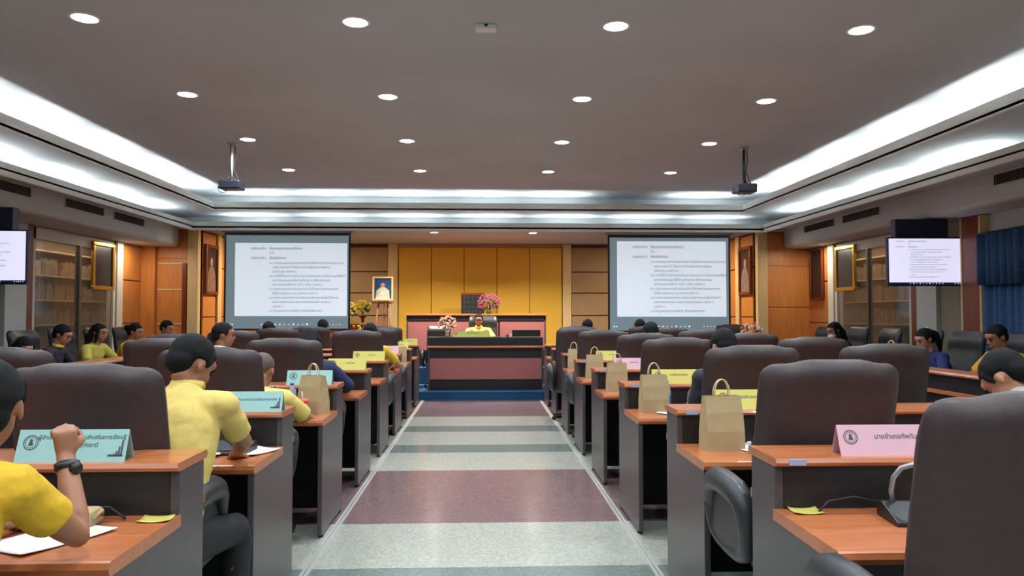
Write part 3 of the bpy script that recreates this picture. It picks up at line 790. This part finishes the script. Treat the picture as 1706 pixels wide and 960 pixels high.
MB().tube([(.09, -.03, .03), (.105, 0, .05), (.09, .03, .03)], .006, 6).build('handle', M_kraft, b)

def mic(x, y, z, rz, label, group):
    t = thing('conference_microphone', label, 'microphone', (x, y, z), rz, group)
    MB().prism([(-.09, 0), (.07, 0), (.07, .05), (.03, .055), (-.09, .015)], -.09, .09, 'x').build('base', M_plastic, t, .006)
    MB().tube([(-.05, .03, .045), (-.056, .03, .09), (-.052, .02, .135), (-.03, .01, .17), (.0, -.01, .185), (.02, -.02, .187)], .009, 8).build('gooseneck', mat('grey gooseneck', (150, 150, 150), .35, metal=.7), t)
    MB().tube([(.02, -.02, .187), (.035, -.027, .185)], .010, 10).build('light_ring', M_chrome, t)
    MB().tube([(.035, -.027, .185), (.08, -.045, .172)], [.011, .009], 10).build('mic_head', M_plastic, t)
    MB().box(-.04, .05, -.075, -.03, .022, .026).build('button_panel', mat('panel grey', (70, 70, 74), .4), t)
    return t
m0 = mic(1.43, 2.46, ZD, -.1, 'black gooseneck microphone on the right desk nearest the camera', 'desk microphones')
for x, y, l in [(1.46, 3.74, 'second right desk behind the white sheet'), (1.50, 5.2, 'third right desk under the yellow plate'), (-1.22, 3.78, 'second left desk beside the man in pale yellow'), (-1.44, 5.2, 'third left desk'), (-1.25, 6.65, 'fourth left desk'), (-1.6, 2.48, 'left desk nearest the camera')]:
    dup(m0, (x, y, ZD), -.1, 'black gooseneck microphone on the ' + l, 'desk microphones')
MB_c = MB().tube([(1.16, 2.56, .772), (1.2, 2.58, .80), (1.3, 2.6, .81), (1.42, 2.58, .79)], .004, 6)
tag(MB_c.build('microphone_cable', M_plastic), 'thin black cable curving across the right desk nearest the camera', 'cable')
tag(MB().tube([(-1.18, 2.56, .772), (-1.24, 2.58, .805), (-1.35, 2.58, .80), (-1.5, 2.54, .79)], .005, 6).build('microphone_cable', M_plastic), 'dark cable curving across the left desk nearest the camera', 'cable')
def paper(x, y, rz, label, w_=.21, d=.297, n=1, z=ZD, m=M_paper, name='paper_sheet', cat='paper', group='papers on the desks'):
    mb = MB()
    vs = []; fs = []; N = 6
    for j in range(N + 1):
        for i in range(N + 1):
            u, v = i / N - .5, j / N - .5
            vs.append((u * w_, v * d, .001 * n + .002 + .006 * (u * v * 4) ** 2))
    for j in range(N):
        for i in range(N): a = j * (N + 1) + i; fs.append((a, a + 1, a + N + 2, a + N + 1))
    mb.add(vs, fs, True)
    o = mb.build(name, m, None, loc=(x, y, z), rz=rz); so = o.modifiers.new('s', 'SOLIDIFY'); so.thickness = .001 * n; so.offset = -1
    return tag(o, label, cat, group)
paper(-1.31, 2.36, -.5, 'white sheet under the elbow on the left desk nearest the camera', n=2)
paper(-1.08, 2.56, .05, 'yellow sticky note at the desk corner, left desk nearest the camera', .10, .075, 1, m=M_yelc, name='sticky_note', cat='note', group='yellow notes')
paper(-1.195, 2.42, -.5, 'small cream folded slip beside the white sheet, left desk', .05, .03, 3, m=mat('cream paper', (236, 226, 160), .6), name='paper_slip')
paper(1.12, 2.575, .0, 'yellow sticky note at the desk corner, right desk nearest the camera', .10, .08, 1, m=M_yelc, name='sticky_note', cat='note', group='yellow notes')
paper(1.50, 2.24, .5, 'white papers by the microphone on the right desk nearest the camera', n=4)
bx = thing('tissue_pack', 'small white pack with a red mark beside the right microphone', 'pack', (1.46, 2.36, ZD), .1)
MB().box(-.05, .05, -.03, .03, 0, .02).build('pack', M_paper, bx, .004); MB().box(-.015, .015, -.012, .012, .02, .022).build('red_mark', mat('red print', (210, 40, 50), .6), bx)
paper(1.40, 3.76, .4, 'white sheet on the second right desk beside the large kraft bag', n=2)
bx = thing('tissue_pack', 'small white pack with a red mark on the second right desk', 'pack', (1.42, 3.86, ZD + .006), .1)
MB().box(-.04, .04, -.025, .025, 0, .016).build('pack', M_paper, bx, .004); MB().box(-.012, .012, -.01, .01, .016, .018).build('red_mark', MATS['red print'], bx)
paper(1.36, 5.18, -.6, 'white sheet on the third right desk in front of the blue bottle', n=2)
paper(-1.42, 3.74, .2, 'white open booklet before the man in pale yellow, second left desk', .3, .24, 6)
paper(-1.12, 3.78, -.5, 'white papers on the second left desk near the panel edge', .15, .2, 3)
paper(-1.28, 5.28, -.4, 'cream note on the third left desk below the bottle', .07, .07, 4, m=MATS['cream paper'])
paper(-4.14, 9.6, .04, 'white papers on the left side desk before the women', .21, .3, 6, z=.945)
paper(-4.14, 10.1, .05, 'pale blue folder on the left side desk', .22, .32, 14, z=.945, m=mat('pale blue', (150, 180, 214), .6), name='folder', cat='folder')
def bottle(x, y, z, label):
    t = thing('water_bottle', label, 'bottle', (x, y, z), 0, 'water bottles')
    MB().lathe([(.028, 0), (.031, .01), (.031, .13), (.026, .155), (.012, .175), (.012, .19)]).build('bottle_body', M_clear, t)
    MB().lathe([(.0315, .03), (.032, .031), (.032, .10), (.0315, .101)]).build('wrap', mat('blue wrap', (44, 92, 170), .5), t)
    MB().cyl(0, 0, .188, .205, .014).build('cap', mat('blue cap', (40, 110, 190), .4), t)
bottle(1.33, 5.38, ZD, 'blue-labelled water bottle on the third right desk')
bottle(-1.325, 5.32, ZD, 'dark blue-labelled water bottle on the third left desk')
t = thing('drink_cup', 'red and white drink cup with a straw on the third left desk', 'cup', (-1.185, 5.05, ZD), 0)
MB().lathe([(.026, 0), (.028, .002), (.034, .10), (.035, .105)]).build('cup_body', mat('red white cup', (214, 74, 62), .4, rgb2=(230, 200, 200), scale=40, kind='speckle'), t)
MB().lathe([(.037, .10), (.037, .112), (.03, .12)]).build('lid', mat('red lid', (220, 80, 60), .4), t)
MB().tube([(0, 0, .1), (-.008, 0, .17)], .003, 6).build('straw', M_paper, t)
# ------------------------------------------------------------------ flowers
def bouquet(loc, R, cols, label, vase=None, vm=None, n=34, seed=1, ratio=.9, leafy=10):
    t = thing('flower_arrangement', label, 'flowers', loc)
    hz = 0
    if vase:
        MB().lathe([(vase[0] * .7, 0), (vase[0], .02), (vase[0] * .75, vase[1] * .6), (vase[0] * 1.05, vase[1])]).build('vase', vm, t); hz = vase[1]
    rnd = random.Random(seed); c0 = Vector((0, 0, hz + R * ratio * .8))
    for i in range(n):
        zz = 1 - 1.5 * (i + .5) / n; a = i * 2.4; r = math.sqrt(max(0, 1 - zz * zz))
        p = c0 + Vector((R * r * math.cos(a), R * r * math.sin(a), R * ratio * zz)) * rnd.uniform(.8, 1.05)
        q = R * rnd.uniform(.2, .3)
        d = (p - c0).normalized(); rot = d.to_track_quat('Z', 'Y').to_matrix().to_4x4()
        mb = MB(); mx = Matrix.Translation(p) @ rot
        for ring, (m_, tilt) in enumerate(((6, .9), (5, .5), (3, .2))):
            for k in range(m_):
                b = 2 * PI * k / m_ + ring
                mm = mx @ Matrix.Rotation(b, 4, 'Z') @ Matrix.Rotation(tilt, 4, 'Y')
                mb.ell((0, 0, q * .55), (q * .12, q * .34, q * .55), 6, mx=mm)
        mb.build('flower', cols[i % len(cols)], t)
    for i in range(leafy):
        a = rnd.uniform(0, 6.28); zz = rnd.uniform(-.7, .5)
        d = Vector((math.cos(a), math.sin(a), zz)).normalized(); mx = Matrix.Translation(c0) @ d.to_track_quat('Z', 'Y').to_matrix().to_4x4()
        MB().ell((0, 0, R * .75), (.006, R * .12, R * .45), 6, mx=mx).build('leaf', M_green, t)
    st_ = MB()
    for i in range(9):
        a = i * .7; st_.tube([(0, 0, hz * .6), (R * .4 * math.cos(a), R * .4 * math.sin(a), hz + R * ratio * .8)], .004, 5)
    st_.build('stems', M_green, t)
    return t
F_o = mat('orange petals', (238, 128, 84), .6); F_w = mat('white petals', (232, 214, 196), .6); F_p = mat('pale pink petals', (236, 186, 170), .6)
F_r = mat('rose petals', (172, 70, 86), .6); F_m = mat('mauve petals', (146, 70, 116), .6); F_y = mat('yellow petals', (226, 206, 60), .6)
M_vase = mat('frosted vase', (170, 160, 160), .2)
bouquet((-.60, 12.99, 1.05), .14, [F_o, F_w, F_p, F_p], 'orange and white flowers in a vase on the front meeting table', (.035, .12), M_vase, 30, 2)
bouquet((.13, 14.62, 1.45), .19, [F_r, F_m, F_r, F_m], 'rose and mauve flowers on the high bench beside the square chair', (.05, .06), M_green, 34, 4, leafy=26)
bouquet((4.14, 11.4, .945), .15, [F_o, F_w, F_p], 'orange and white flowers in a glass vase on the right side desk', (.035, .1), M_vase, 30, 6)
# ------------------------------------------------------------------ altar and easel
def altar(x, y, z, w_, h_, label, d=.4):
    t = thing('altar_table', label, 'table', (x, y, z))
    MB().box(-w_ / 2, w_ / 2, -d / 2, d / 2, h_ - .05, h_).build('tabletop', M_gold, t, .012)
    MB().box(-w_ / 2 + .04, w_ / 2 - .04, -d / 2 + .02, d / 2 - .02, h_ - .22, h_ - .05).build('apron', M_red, t)
    o = MB()
    n = max(4, int(w_ / .09))
    for k in range(n):
        a = -w_ / 2 + .05 + (w_ - .1) * k / (n - 1); o.ell((a, -d / 2 + .01, h_ - .08), (.03, .012, .035), 8)
    o.build('carving', M_gold, t)
    for sx in (-1, 1):
        for sy in (-1, 1):
            x_, y_ = sx * (w_ / 2 - .03), sy * (d / 2 - .03)
            MB().tube([(x_, y_, h_ - .05), (x_ + sx * .012, y_ - .0, h_ - .16), (x_, y_, h_ * .45), (x_ - sx * .015, y_, .08), (x_ + sx * .012, y_, 0)], [.022, .03, .017, .02, .028], 8).build('leg', M_gold, t)
    return t
altar(-2.72, 14.95, .45, .72, .83, 'tiered gold altar table with red apron beside the left screen')
altar(-3.2, 14.25, .45, 1.9, .58, 'long low gold altar table partly behind the left screen', .4)
bouquet((-2.62, 14.95, 1.28), .16, [F_y, F_y, F_y, F_w], 'yellow flowers in a gold vase on the altar table', (.06, .12), M_gold, 34, 8, leafy=20)
bouquet((-2.42, 15.35, 1.42), .15, [F_y, F_y], 'rear bunch of yellow flowers on a slim stand beside the easel', (.03, .04), M_gold, 26, 11, leafy=20)
bouquet((-2.86, 15.1, 1.28), .13, [F_m, F_y, F_w], 'mauve and yellow bunch half hidden behind the left screen edge', (.05, .26), M_gold, 24, 12, leafy=10)
tag(MB().lathe([(.13, 0), (.13, .02), (.03, .05), (.03, .9), (.09, .95), (.09, .97)]).build('flower_stand', M_rbrown, None, loc=(-2.42, 15.35, .45)), 'slim dark pedestal stand under the rear yellow flowers', 'stand')
ez = thing('easel', 'wooden tripod easel with a framed picture, left of the golden wall', 'easel', (-1.93, 14.75, .45))
WL = mat('easel wood', (158, 104, 72), .5)
for (a, b) in (((-.05, .02, 1.5), (-.24, -.04, 0)), ((.05, .02, 1.5), (.24, -.04, 0)), ((0, .05, 1.45), (0, .5, 0))):
    MB().tube([a, b], .018, 8).build('leg', WL, ez)
MB().box(-.22, .22, -.05, -.01, 1.20, 1.23).build('picture_rest', WL, ez)
MB().box(-.15, .15, -.03, -.01, .68, .71).build('crossbar', WL, ez)
fp = framed((-1.925, 14.66, 1.70), 0, .40, .47, 'small gold-framed picture of a figure in white against blue, on the easel', M_cream, .035, (44, 84, 140), (226, 222, 206), rx=-.08)
MB().box(-.165, .165, -.0195, -.0185, .04, .17).build('printed_foreground', mat('printed foreground', (90, 88, 80), .6, rgb2=(150, 130, 100), scale=40), fp)
# front table clutter
t = thing('desk_monitor', 'low black monitor at the right end of the front meeting table', 'monitor', (.78, 13.2, .9), PI)
MB().box(-.25, .25, -.02, .02, .06, .27).build('housing', M_black, t, .006); MB().box(-.06, .06, -.05, .06, 0, .012).build('stand', M_black, t); MB().box(-.02, .02, .0, .015, .01, .1).build('neck', M_black, t)
t = thing('tea_glass', 'small shiny glass on the ledge of the front meeting table', 'glass', (.44, 12.99, 1.05)); MB().lathe([(.02, 0), (.028, .05), (.028, .055)]).build('cup', M_chrome, t); MB().cyl(.06, 0, 0, .05, .018).build('lid', M_clear, t)
# ------------------------------------------------------------------ people
def remeshed(mb, name, m, voxel, parent, smooth=4, wr=0):
    me = mb.mesh(name, m); o = bpy.data.objects.new(name, me); TMP.collection.objects.link(o)
    r = o.modifiers.new('r', 'REMESH'); r.mode = 'VOXEL'; r.voxel_size = voxel; r.use_smooth_shade = True
    if smooth:
        s = o.modifiers.new('s', 'SMOOTH'); s.iterations = smooth; s.factor = .5
    me2 = evaluated_mesh(o); TMP.collection.objects.unlink(o); COL.objects.link(o)
    if wr:
        nrm = [v.normal.copy() for v in me2.vertices]
        for v, nv in zip(me2.vertices, nrm):
            k = noise.noise(Vector((v.co.x * 9, v.co.y * 9, v.co.z * 16))) + .5 * noise.noise(Vector((v.co.x * 22 + 5, v.co.y * 20, v.co.z * 34)))
            v.co += nv * wr * k
    me2.materials.clear(); me2.materials.append(m)
    for p in me2.polygons: p.use_smooth = True
    o.modifiers.clear(); o.data = me2; o.parent = parent; bpy.data.meshes.remove(me)
    return o
def ik(a, t, l1, l2, pole):
    a, t = Vector(a), Vector(t); d = t - a; L = min(d.length, l1 + l2 - .004); d.normalize()
    x = (l1 * l1 - l2 * l2 + L * L) / (2 * L); h = math.sqrt(max(0, l1 * l1 - x * x))
    p = Vector(pole); p = (p - d * p.dot(d)).normalized()
    return a + d * x + p * h, a + d * L
def hand(mb, w_, d, n, side, curl=.5, thumb=.5, sc=1.0):
    """palm and five fingers; d = finger direction, n = palm normal (side fingers curl to), side=+1 right"""
    d = Vector(d).normalized(); n = Vector(n); n = (n - d * n.dot(d)).normalized(); l = d.cross(n) * side * -1
    w_ = Vector(w_)
    k = w_ + d * .085 * sc
    mb.tube([w_ - d * .01, w_ + d * .03 * sc, w_ + d * .06 * sc, k], [(.016, .026), (.017 * sc, .034 * sc), (.016 * sc, .040 * sc), (.013 * sc, .040 * sc)], 12, up=n)
    for i, (off, L) in enumerate(((.030, .072), (.010, .080), (-.011, .074), (-.030, .058))):
        p = k + l * off * sc - d * (.004 + .004 * abs(i - 1)) * sc; dirn = Vector(d); pts = [p - d * .015, p]; ang = 0
        for s, fr in ((.9, .45), (1.15, .32), (.8, .23)):
            ang += curl * s
            dirn = d * math.cos(ang) + n * math.sin(ang) + l * (off * (1.2 - curl))
            dirn.normalize(); pts.append(pts[-1] + dirn * L * fr * sc)
        mb.tube(pts, [.010 * sc, .0098 * sc, .0088 * sc, .008 * sc, .0062 * sc], 8, up=l)
        mb.ell(pts[-1], (.0064 * sc,) * 3, 8)
    b = w_ + d * .022 * sc + l * .026 * sc
    t1 = b + (d * .55 + l * .75 + n * .25).normalized() * .036 * sc
    t2 = t1 + (d * (.85 - .4 * thumb) + l * (.35 - .8 * thumb) + n * (.2 + thumb * .7)).normalized() * .030 * sc
    t3 = t2 + (d * (.85 - .3 * thumb) + l * (.1 - .9 * thumb) + n * (.2 + thumb * .5)).normalized() * .024 * sc
    mb.tube([b - d * .01 - l * .012, b, t1, t2, t3], [.013 * sc, .014 * sc, .0115 * sc, .010 * sc, .0075 * sc], 8, up=n)
    mb.ell(t3, (.0075 * sc,) * 3, 8)
def person(label, loc, rz=0, lean=20, T=.52, hp=15, hy=0, shirt=(226, 204, 110), hair='short', skin=None, vx=.012, RH=(.17, .46, .82), LH=(-.17, .46, .82),
           Rpole=(1, -.3, -.6), Lpole=(-1, -.3, -.6), long_sleeve=False, collar=None, curl=.5, Rdir=None, Rn=None, zoff=0, watch=None, scale=1.0, trousers=(22, 22, 26), hw=1.0, nk=.10, hs=0, slv=.72, sw=.175, hsc=1.0, wr=.004, group=None, hip=.55, clip=False, mask=False):
    skin = skin or M_skin
    t = thing('person', label, 'person', (loc[0], loc[1], zoff), rz, group); t.scale = (scale,) * 3
    la = math.radians(lean)
    H0 = Vector((0, 0, hip))
    def sp(f, bend=1.0):
        a = la * (.75 + .35 * f) * bend; return H0 + Vector((0, math.sin(a), math.cos(a))) * T * f
    nb = sp(1.0); sd = (sp(1.0) - sp(.8)).normalized()
    ha = math.radians(lean * .55 + hp * .5)
    hc = nb + Vector((0, math.sin(ha), math.cos(ha))) * nk + Vector((hs, .018, .045))
    HM = Matrix.Translation(hc) @ Matrix.Rotation(math.radians(hy), 4, 'Z') @ Matrix.Rotation(-math.radians(hp), 4, 'X') @ Matrix.Diagonal((hw, hw, hw, 1))
    sh = {s: sp(.90) + Vector((s * sw, .0, -.005)) for s in (-1, 1)}
    # --- body
    b = MB()
    b.ell((0, -.012, .028), (.074, .094, .084), 22, mx=HM)
    b.ell((0, .030, -.030), (.058, .060, .078), 18, mx=HM)
    b.ell((0, .048, -.082), (.034, .036, .030), 12, mx=HM)
    b.ell((0, .070, .038), (.050, .020, .028), 12, mx=HM)
    b.tube([(0, .082, .018), (0, .098, -.012), (0, .103, -.024)], [.008, .011, .0125], 8, mx=HM)
    b.ell((0, .092, -.027), (.017, .011, .009), 8, mx=HM)
    b.ell((0, .083, -.055), (.024, .011, .012), 10, mx=HM)
    for s in (-1, 1):
        b.ell((s * .075, -.014, -.010), (.007, .016, .029), 10, mx=HM)
        b.ell((s * .036, .062, -.022), (.018, .018, .020), 10, mx=HM)
    b.tube([nb - sd * .06, nb + sd * .02, HM @ Vector((0, -.028, -.045))], [(.060, .056), (.050, .050), (.047, .052)], 14, up=(1, 0, 0))
    b.tube([H0 + Vector((0, 0, -.06)), sp(.3), sp(.6), sp(.85), nb], [(.14, .10), (.125, .09), (.14, .10), (.13, .085), (.05, .05)], 16, up=(1, 0, 0))
    el = {}; wrp = {}
    for s, tgt, pole in ((1, RH, Rpole), (-1, LH, Lpole)):
        e, wv = ik(sh[s], tgt, .28, .245, pole); el[s] = e; wrp[s] = wv
        b.tube([sh[s], sh[s].lerp(e, .35), sh[s].lerp(e, .8), e, e.lerp(wv, .25), e.lerp(wv, .6), wv], [.046, .044, .038, .036, .038, .032, (.020, .026)], 12, up=(0, 0, 1))
        d = (wv - e).normalized()
        dd = Vector(Rdir) if (s == 1 and Rdir) else Vector((d.x, d.y, d.z - .25))
        nn = Vector(Rn) if (s == 1 and Rn) else Vector((0, 0, -1))
        hand(b, wv, dd, nn, s, curl if s == 1 else .35, .5, hsc)
    for s in (-1, 1):
        kn = Vector((s * .13, .43, .50)); an = Vector((s * .13, .42, .09))
        b.tube([H0 + Vector((s * .08, 0, -.03)), H0.lerp(kn, .5) + Vector((s * .04, 0, -.01)), kn, an.lerp(kn, .6), an], [.075, .068, .05, .045, .035], 10, up=(1, 0, 0))
        b.tube([an, Vector((s * .14, .46, .05)), Vector((s * .15, .54, .035))], [.034, .035, .025], 8)
    remeshed(b, 'body', skin, vx, t, 3)
    # --- clothes
    c = MB(); c_ = .0
    c.tube([H0 + Vector((0, -.01, -.08)), H0 + Vector((0, 0, .03)), sp(.3), sp(.55), sp(.78), sp(.93), nb + sd * .012], [(.17, .135), (.175, .135), (.165, .122), (.178, .126), (.180, .116), (.130, .088), (.064, .062)], 22, up=(1, 0, 0))
    for s in (-1, 1):
        c.ell(sh[s], (.068, .064, .062), 12)
        e, wv = el[s], wrp[s]
        c.tube([sp(.88) + Vector((s * .07, 0, 0)), sh[s], sh[s].lerp(e, .5), sh[s].lerp(e, .78 if long_sleeve else slv)], [.075, .066, .060, .057 if not long_sleeve else .052], 14)
        if long_sleeve: c.tube([sh[s].lerp(e, .6), e, e.lerp(wv, .5), wv], [.055, .052, .045, .036], 12)
    sc_ = remeshed(c, 'shirt', mat('shirt ' + str(shirt), shirt, .8, rgb2=tuple(int(q * .95) for q in shirt), scale=60, bump=.2, bscale=500), vx, t, 4, wr)
    if collar:
        pts = []
        for k in range(14):
            a = 2 * PI * k / 14 + .01; pts.append(nb + sd * (.022 - .012 * math.sin(a)) + Vector((.064 * math.cos(a), .062 * math.sin(a) + .004, 0)))
        pts.append(pts[0])
        MB().tube(pts, (.016, .008) and [(.018, .008)] * len(pts), 8, up=(0, 0, 1), caps=False).build('collar', mat('collar ' + str(collar), collar, .8), t)
    lg = MB()
    for s in (-1, 1):
        kn = Vector((s * .13, .43, .50)); an = Vector((s * .13, .42, .10))
        lg.tube([H0 + Vector((s * .075, -.06, -.03)), H0 + Vector((s * .09, .1, -.02)), kn + Vector((0, .0, 0)), kn + Vector((0, .02, -.06)), an], [.10, .092, .068, .062, .055], 12, up=(1, 0, 0))
    lg.ell(H0 + Vector((0, -.03, -.02)), (.17, .13, .10), 14)
    remeshed(lg, 'trousers', mat('trousers ' + str(trousers), trousers, .8), max(vx, .012), t, 3)
    for s in (-1, 1):
        MB().tube([(s * .13, .37, .045), (s * .135, .45, .045), (s * .15, .60, .03)], [(.032, .036), (.04, .042), (.024, .032)], 10, up=(0, 0, 1)).build('shoe', M_black, t)
    # --- face
    for s in (-1, 1):
        MB().ell((s * .029, .0795, .004), (.013, .008, .0065), 10, mx=HM).build('eye', M_eye, t)
        MB().tube([(s * .014, .088, .021), (s * .03, .088, .026), (s * .046, .078, .020)], [.003, .0035, .002], 6, mx=HM).build('eyebrow', M_hair, t)
    MB().ell((0, .0905, -.055), (.021, .007, .007), 10, mx=HM).build('lips', M_lip, t)
    if mask: MB().ell((0, .052, -.052), (.060, .056, .045), 14, mx=HM).build('face_mask', M_paper, t)
    # --- hair
    if hair:
        h = MB()
        def cap(p, r=1.0, line=.030):
            q = Vector(p)
            if q.y > .035 and q.z < line: q *= .80
            elif abs(q.x) > .03 and q.z < -.030 and q.y > -.03: q *= .82
            elif q.z < -.072: q *= .86
            nn = noise.noise(Vector((q.x * 70, q.y * 40, q.z * 40))); q *= 1 + .035 * nn
            return q
        if hair == 'crop': h.ell((0, -.018, .030), (.0775, .095, .086), 30, mx=HM, fn=cap)
        else: h.ell((0, -.020, .033), (.081, .099, .090), 34, mx=HM, fn=cap)
        if hair != 'crop':
            h.ell((0, -.062, -.012), (.064, .050, .062), 20, mx=HM)
            for s in (-1, 1): h.tube([(s * .066, .022, .06), (s * .073, .018, .02), (s * .070, .014, -.005)], [.016, .012, .006], 8, mx=HM)
        if hair == 'long':
            h.tube([(0, -.07, .03), (0, -.10, -.06), (0, -.10, -.16), (0, -.09, -.25)], [(.07, .05), (.085, .05), (.085, .04), (.06, .02)], 16, up=(1, 0, 0), mx=HM)
            for s in (-1, 1): h.tube([(s * .065, .02, .05), (s * .078, .02, -.03), (s * .075, .015, -.12)], [.022, .024, .016], 8, mx=HM)
        if hair == 'bun': h.ell((0, -.125, .03), (.045, .042, .045), 12, mx=HM); h.ell((0, -.1, .02), (.05, .05, .05), 12, mx=HM)
        if hair == 'pony': h.tube([(0, -.10, .05), (0, -.15, .0), (0, -.14, -.12), (0, -.12, -.2)], [.03, .035, .03, .012], 10, mx=HM)
        hm = mat('shaved grey hair', (84, 66, 58), .7) if hair == 'crop' else M_hair
        remeshed(h, 'hair', hm, min(vx, .009), t, 1, .003)
        if clip: MB().ell((.03, -.095, .08), (.03, .02, .03), 10, mx=HM).build('hair_clip', M_paper, t)
    if watch:
        e, wv = el[1], wrp[1]; d = (wv - e).normalized(); p = wv - d * .035
        MB().tube([p - d * .011, p + d * .011], [(.030, .034)] * 2, 18, up=(0, 0, 1)).build('watch_strap', M_black, t)
        MB().tube([p + Vector((.026, -.014, 0)), p + Vector((.040, -.020, 0))], .017, 14).build('watch_face', M_plastic, t)
    return t
YB_ = (210, 166, 28); YP = (208, 180, 98)
person('man in bright yellow polo at the near left edge, fist raised, dark wristwatch', (-1.355, 1.70), 0, lean=27, T=.59, hs=.05, slv=.60, hsc=.88, hp=2, hy=22, shirt=YB_, vx=.0065, skin=M_skin2,
       RH=(.14, .56, 1.035), Rpole=(.35, .35, -1), curl=1.15, Rdir=(-.05, -.02, 1), Rn=(-.7, .75, 0), watch=True, LH=(-.1, .72, .80), collar=YB_, wr=.007, hw=1.08)
person('man in pale yellow polo bent over the second left desk, seen from behind', (-1.27, 3.0), -.12, lean=19, T=.62, nk=.065, hp=36, hy=-22, shirt=YP, vx=.0075, skin=M_skin2,
       RH=(.05, .60, .80), Rpole=(1.2, .1, -.9), LH=(-.15, .62, .80), collar=YP, wr=.005, hw=1.04)
person('bald man in pale yellow shirt bent over the third left desk', (-1.42, 4.52), 0, lean=36, T=.52, hp=30, shirt=YP, hair='crop', skin=M_skin2, RH=(.13, .62, .81), vx=.011, collar=YP)
person('person in navy long-sleeved shirt leaning over the fourth left desk', (-1.40, 5.98), 0, lean=14, T=.54, hp=20, shirt=(34, 42, 78), hair='long', long_sleeve=True, RH=(.22, .55, .82), vx=.012)
person('short-haired person in yellow at the sixth left desk, arm beyond the chair', (-1.30, 8.66), 0, lean=10, T=.54, hp=20, shirt=YB_, RH=(.24, .45, .82), vx=.013)
person('man in white shirt on the second seat of the fifth left desk, in profile', (-2.55, 7.2), -.9, lean=8, T=.56, hp=8, hy=-18, shirt=(226, 228, 234), skin=M_skin2, collar=(230, 232, 236), vx=.012)
person('dark-haired person far back on the left, second seat two rows from stage', (-2.88, 10.1), 0, lean=14, T=.55, hp=15, shirt=(40, 40, 52), vx=.014)
person('dark-haired person on the second left seat of the row closest to the stage', (-2.40, 11.35), 0, lean=8, T=.56, hp=5, shirt=(60, 60, 66), vx=.014)
person('woman in dark top at the far left edge of the photo', (-5.12, 6.86), -PI / 2, lean=8, T=.53, hp=5, shirt=(50, 44, 48), hair='bun', vx=.012)
person('long-haired person in black bent low at the left side desks', (-5.05, 8.15), -PI / 2 - .5, lean=32, T=.5, hp=28, shirt=(28, 28, 36), hair='long', long_sleeve=True, vx=.012)
person('woman in dark jacket with yellow collar looking down, left side desks', (-5.05, 8.75), -PI / 2 + .1, lean=20, T=.56, hp=26, shirt=(36, 36, 54), hair='short', long_sleeve=True, collar=(232, 190, 40), vx=.011)
person('woman with long black hair in light yellow, left side desks', (-5.05, 9.75), -PI / 2 - .1, lean=16, T=.54, hp=10, shirt=(204, 188, 80), hair='long', vx=.012)
person('woman with tied hair in golden yellow beyond the long-haired woman', (-5.02, 10.6), -PI / 2, lean=18, T=.54, hp=14, shirt=(234, 180, 40), hair='bun', collar=(234, 180, 40), vx=.013)
person('man in yellow polo at the far end of the left side desks', (-4.95, 11.6), -PI / 2 - .2, lean=14, T=.56, hp=20, shirt=(234, 190, 40), hair='short', collar=(234, 190, 40), vx=.013)
person('person in dark long sleeves behind the chair at the third right desk', (1.60, 4.66), 0, lean=18, T=.575, hp=28, shirt=(34, 34, 42), long_sleeve=True, RH=(.0, .52, .9), LH=(-.14, .46, .84), Lpole=(-.3, -.3, -1), vx=.011)
person('dark-haired person at the fifth right desk, head above the chair', (1.70, 7.35), 0, lean=12, T=.57, hp=14, shirt=(48, 46, 56), vx=.012)
person('dark-haired person on the aisle seat closest to the stage, right', (1.60, 11.25), 0, lean=6, T=.56, hp=5, shirt=(70, 66, 70), vx=.014)
person('dark-haired person on the second seat closest to the stage, right', (2.40, 11.25), 0, lean=6, T=.56, hp=5, shirt=(60, 60, 72), vx=.014)
person('person in light grey knit bent over the second right desk, beside the near chair', (2.55, 2.98), .45, lean=30, T=.64, nk=.03, hp=56, shirt=(176, 178, 172), long_sleeve=True, vx=.0085, hw=1.08)
person('woman with white hair clip and navy top, right side desks', (5.05, 8.0), PI / 2 + .1, lean=20, T=.52, hp=24, shirt=(30, 42, 96), hair='pony', clip=True, long_sleeve=True, vx=.011)
person('woman with black hair and a white mask at the far right side desks', (5.1, 10.3), PI / 2 + .2, lean=16, T=.55, hp=20, shirt=(44, 44, 52), hair='long', mask=True, vx=.012)
person('man in yellow polo looking down, seated before the blue curtain', (5.12, 6.95), PI / 2 + .05, lean=18, T=.57, hp=24, shirt=(214, 160, 36), skin=M_skin2, collar=(214, 160, 36), vx=.011)
person('man in pale yellow shirt facing the hall from the front table', (-.06, 13.86), PI, lean=10, T=.50, hp=14, shirt=(204, 200, 108), collar=(208, 204, 112), zoff=.15, vx=.012, skin=M_skin2, RH=(.16, .45, .82), LH=(-.16, .45, .82))

bpy.data.scenes.remove(TMP)
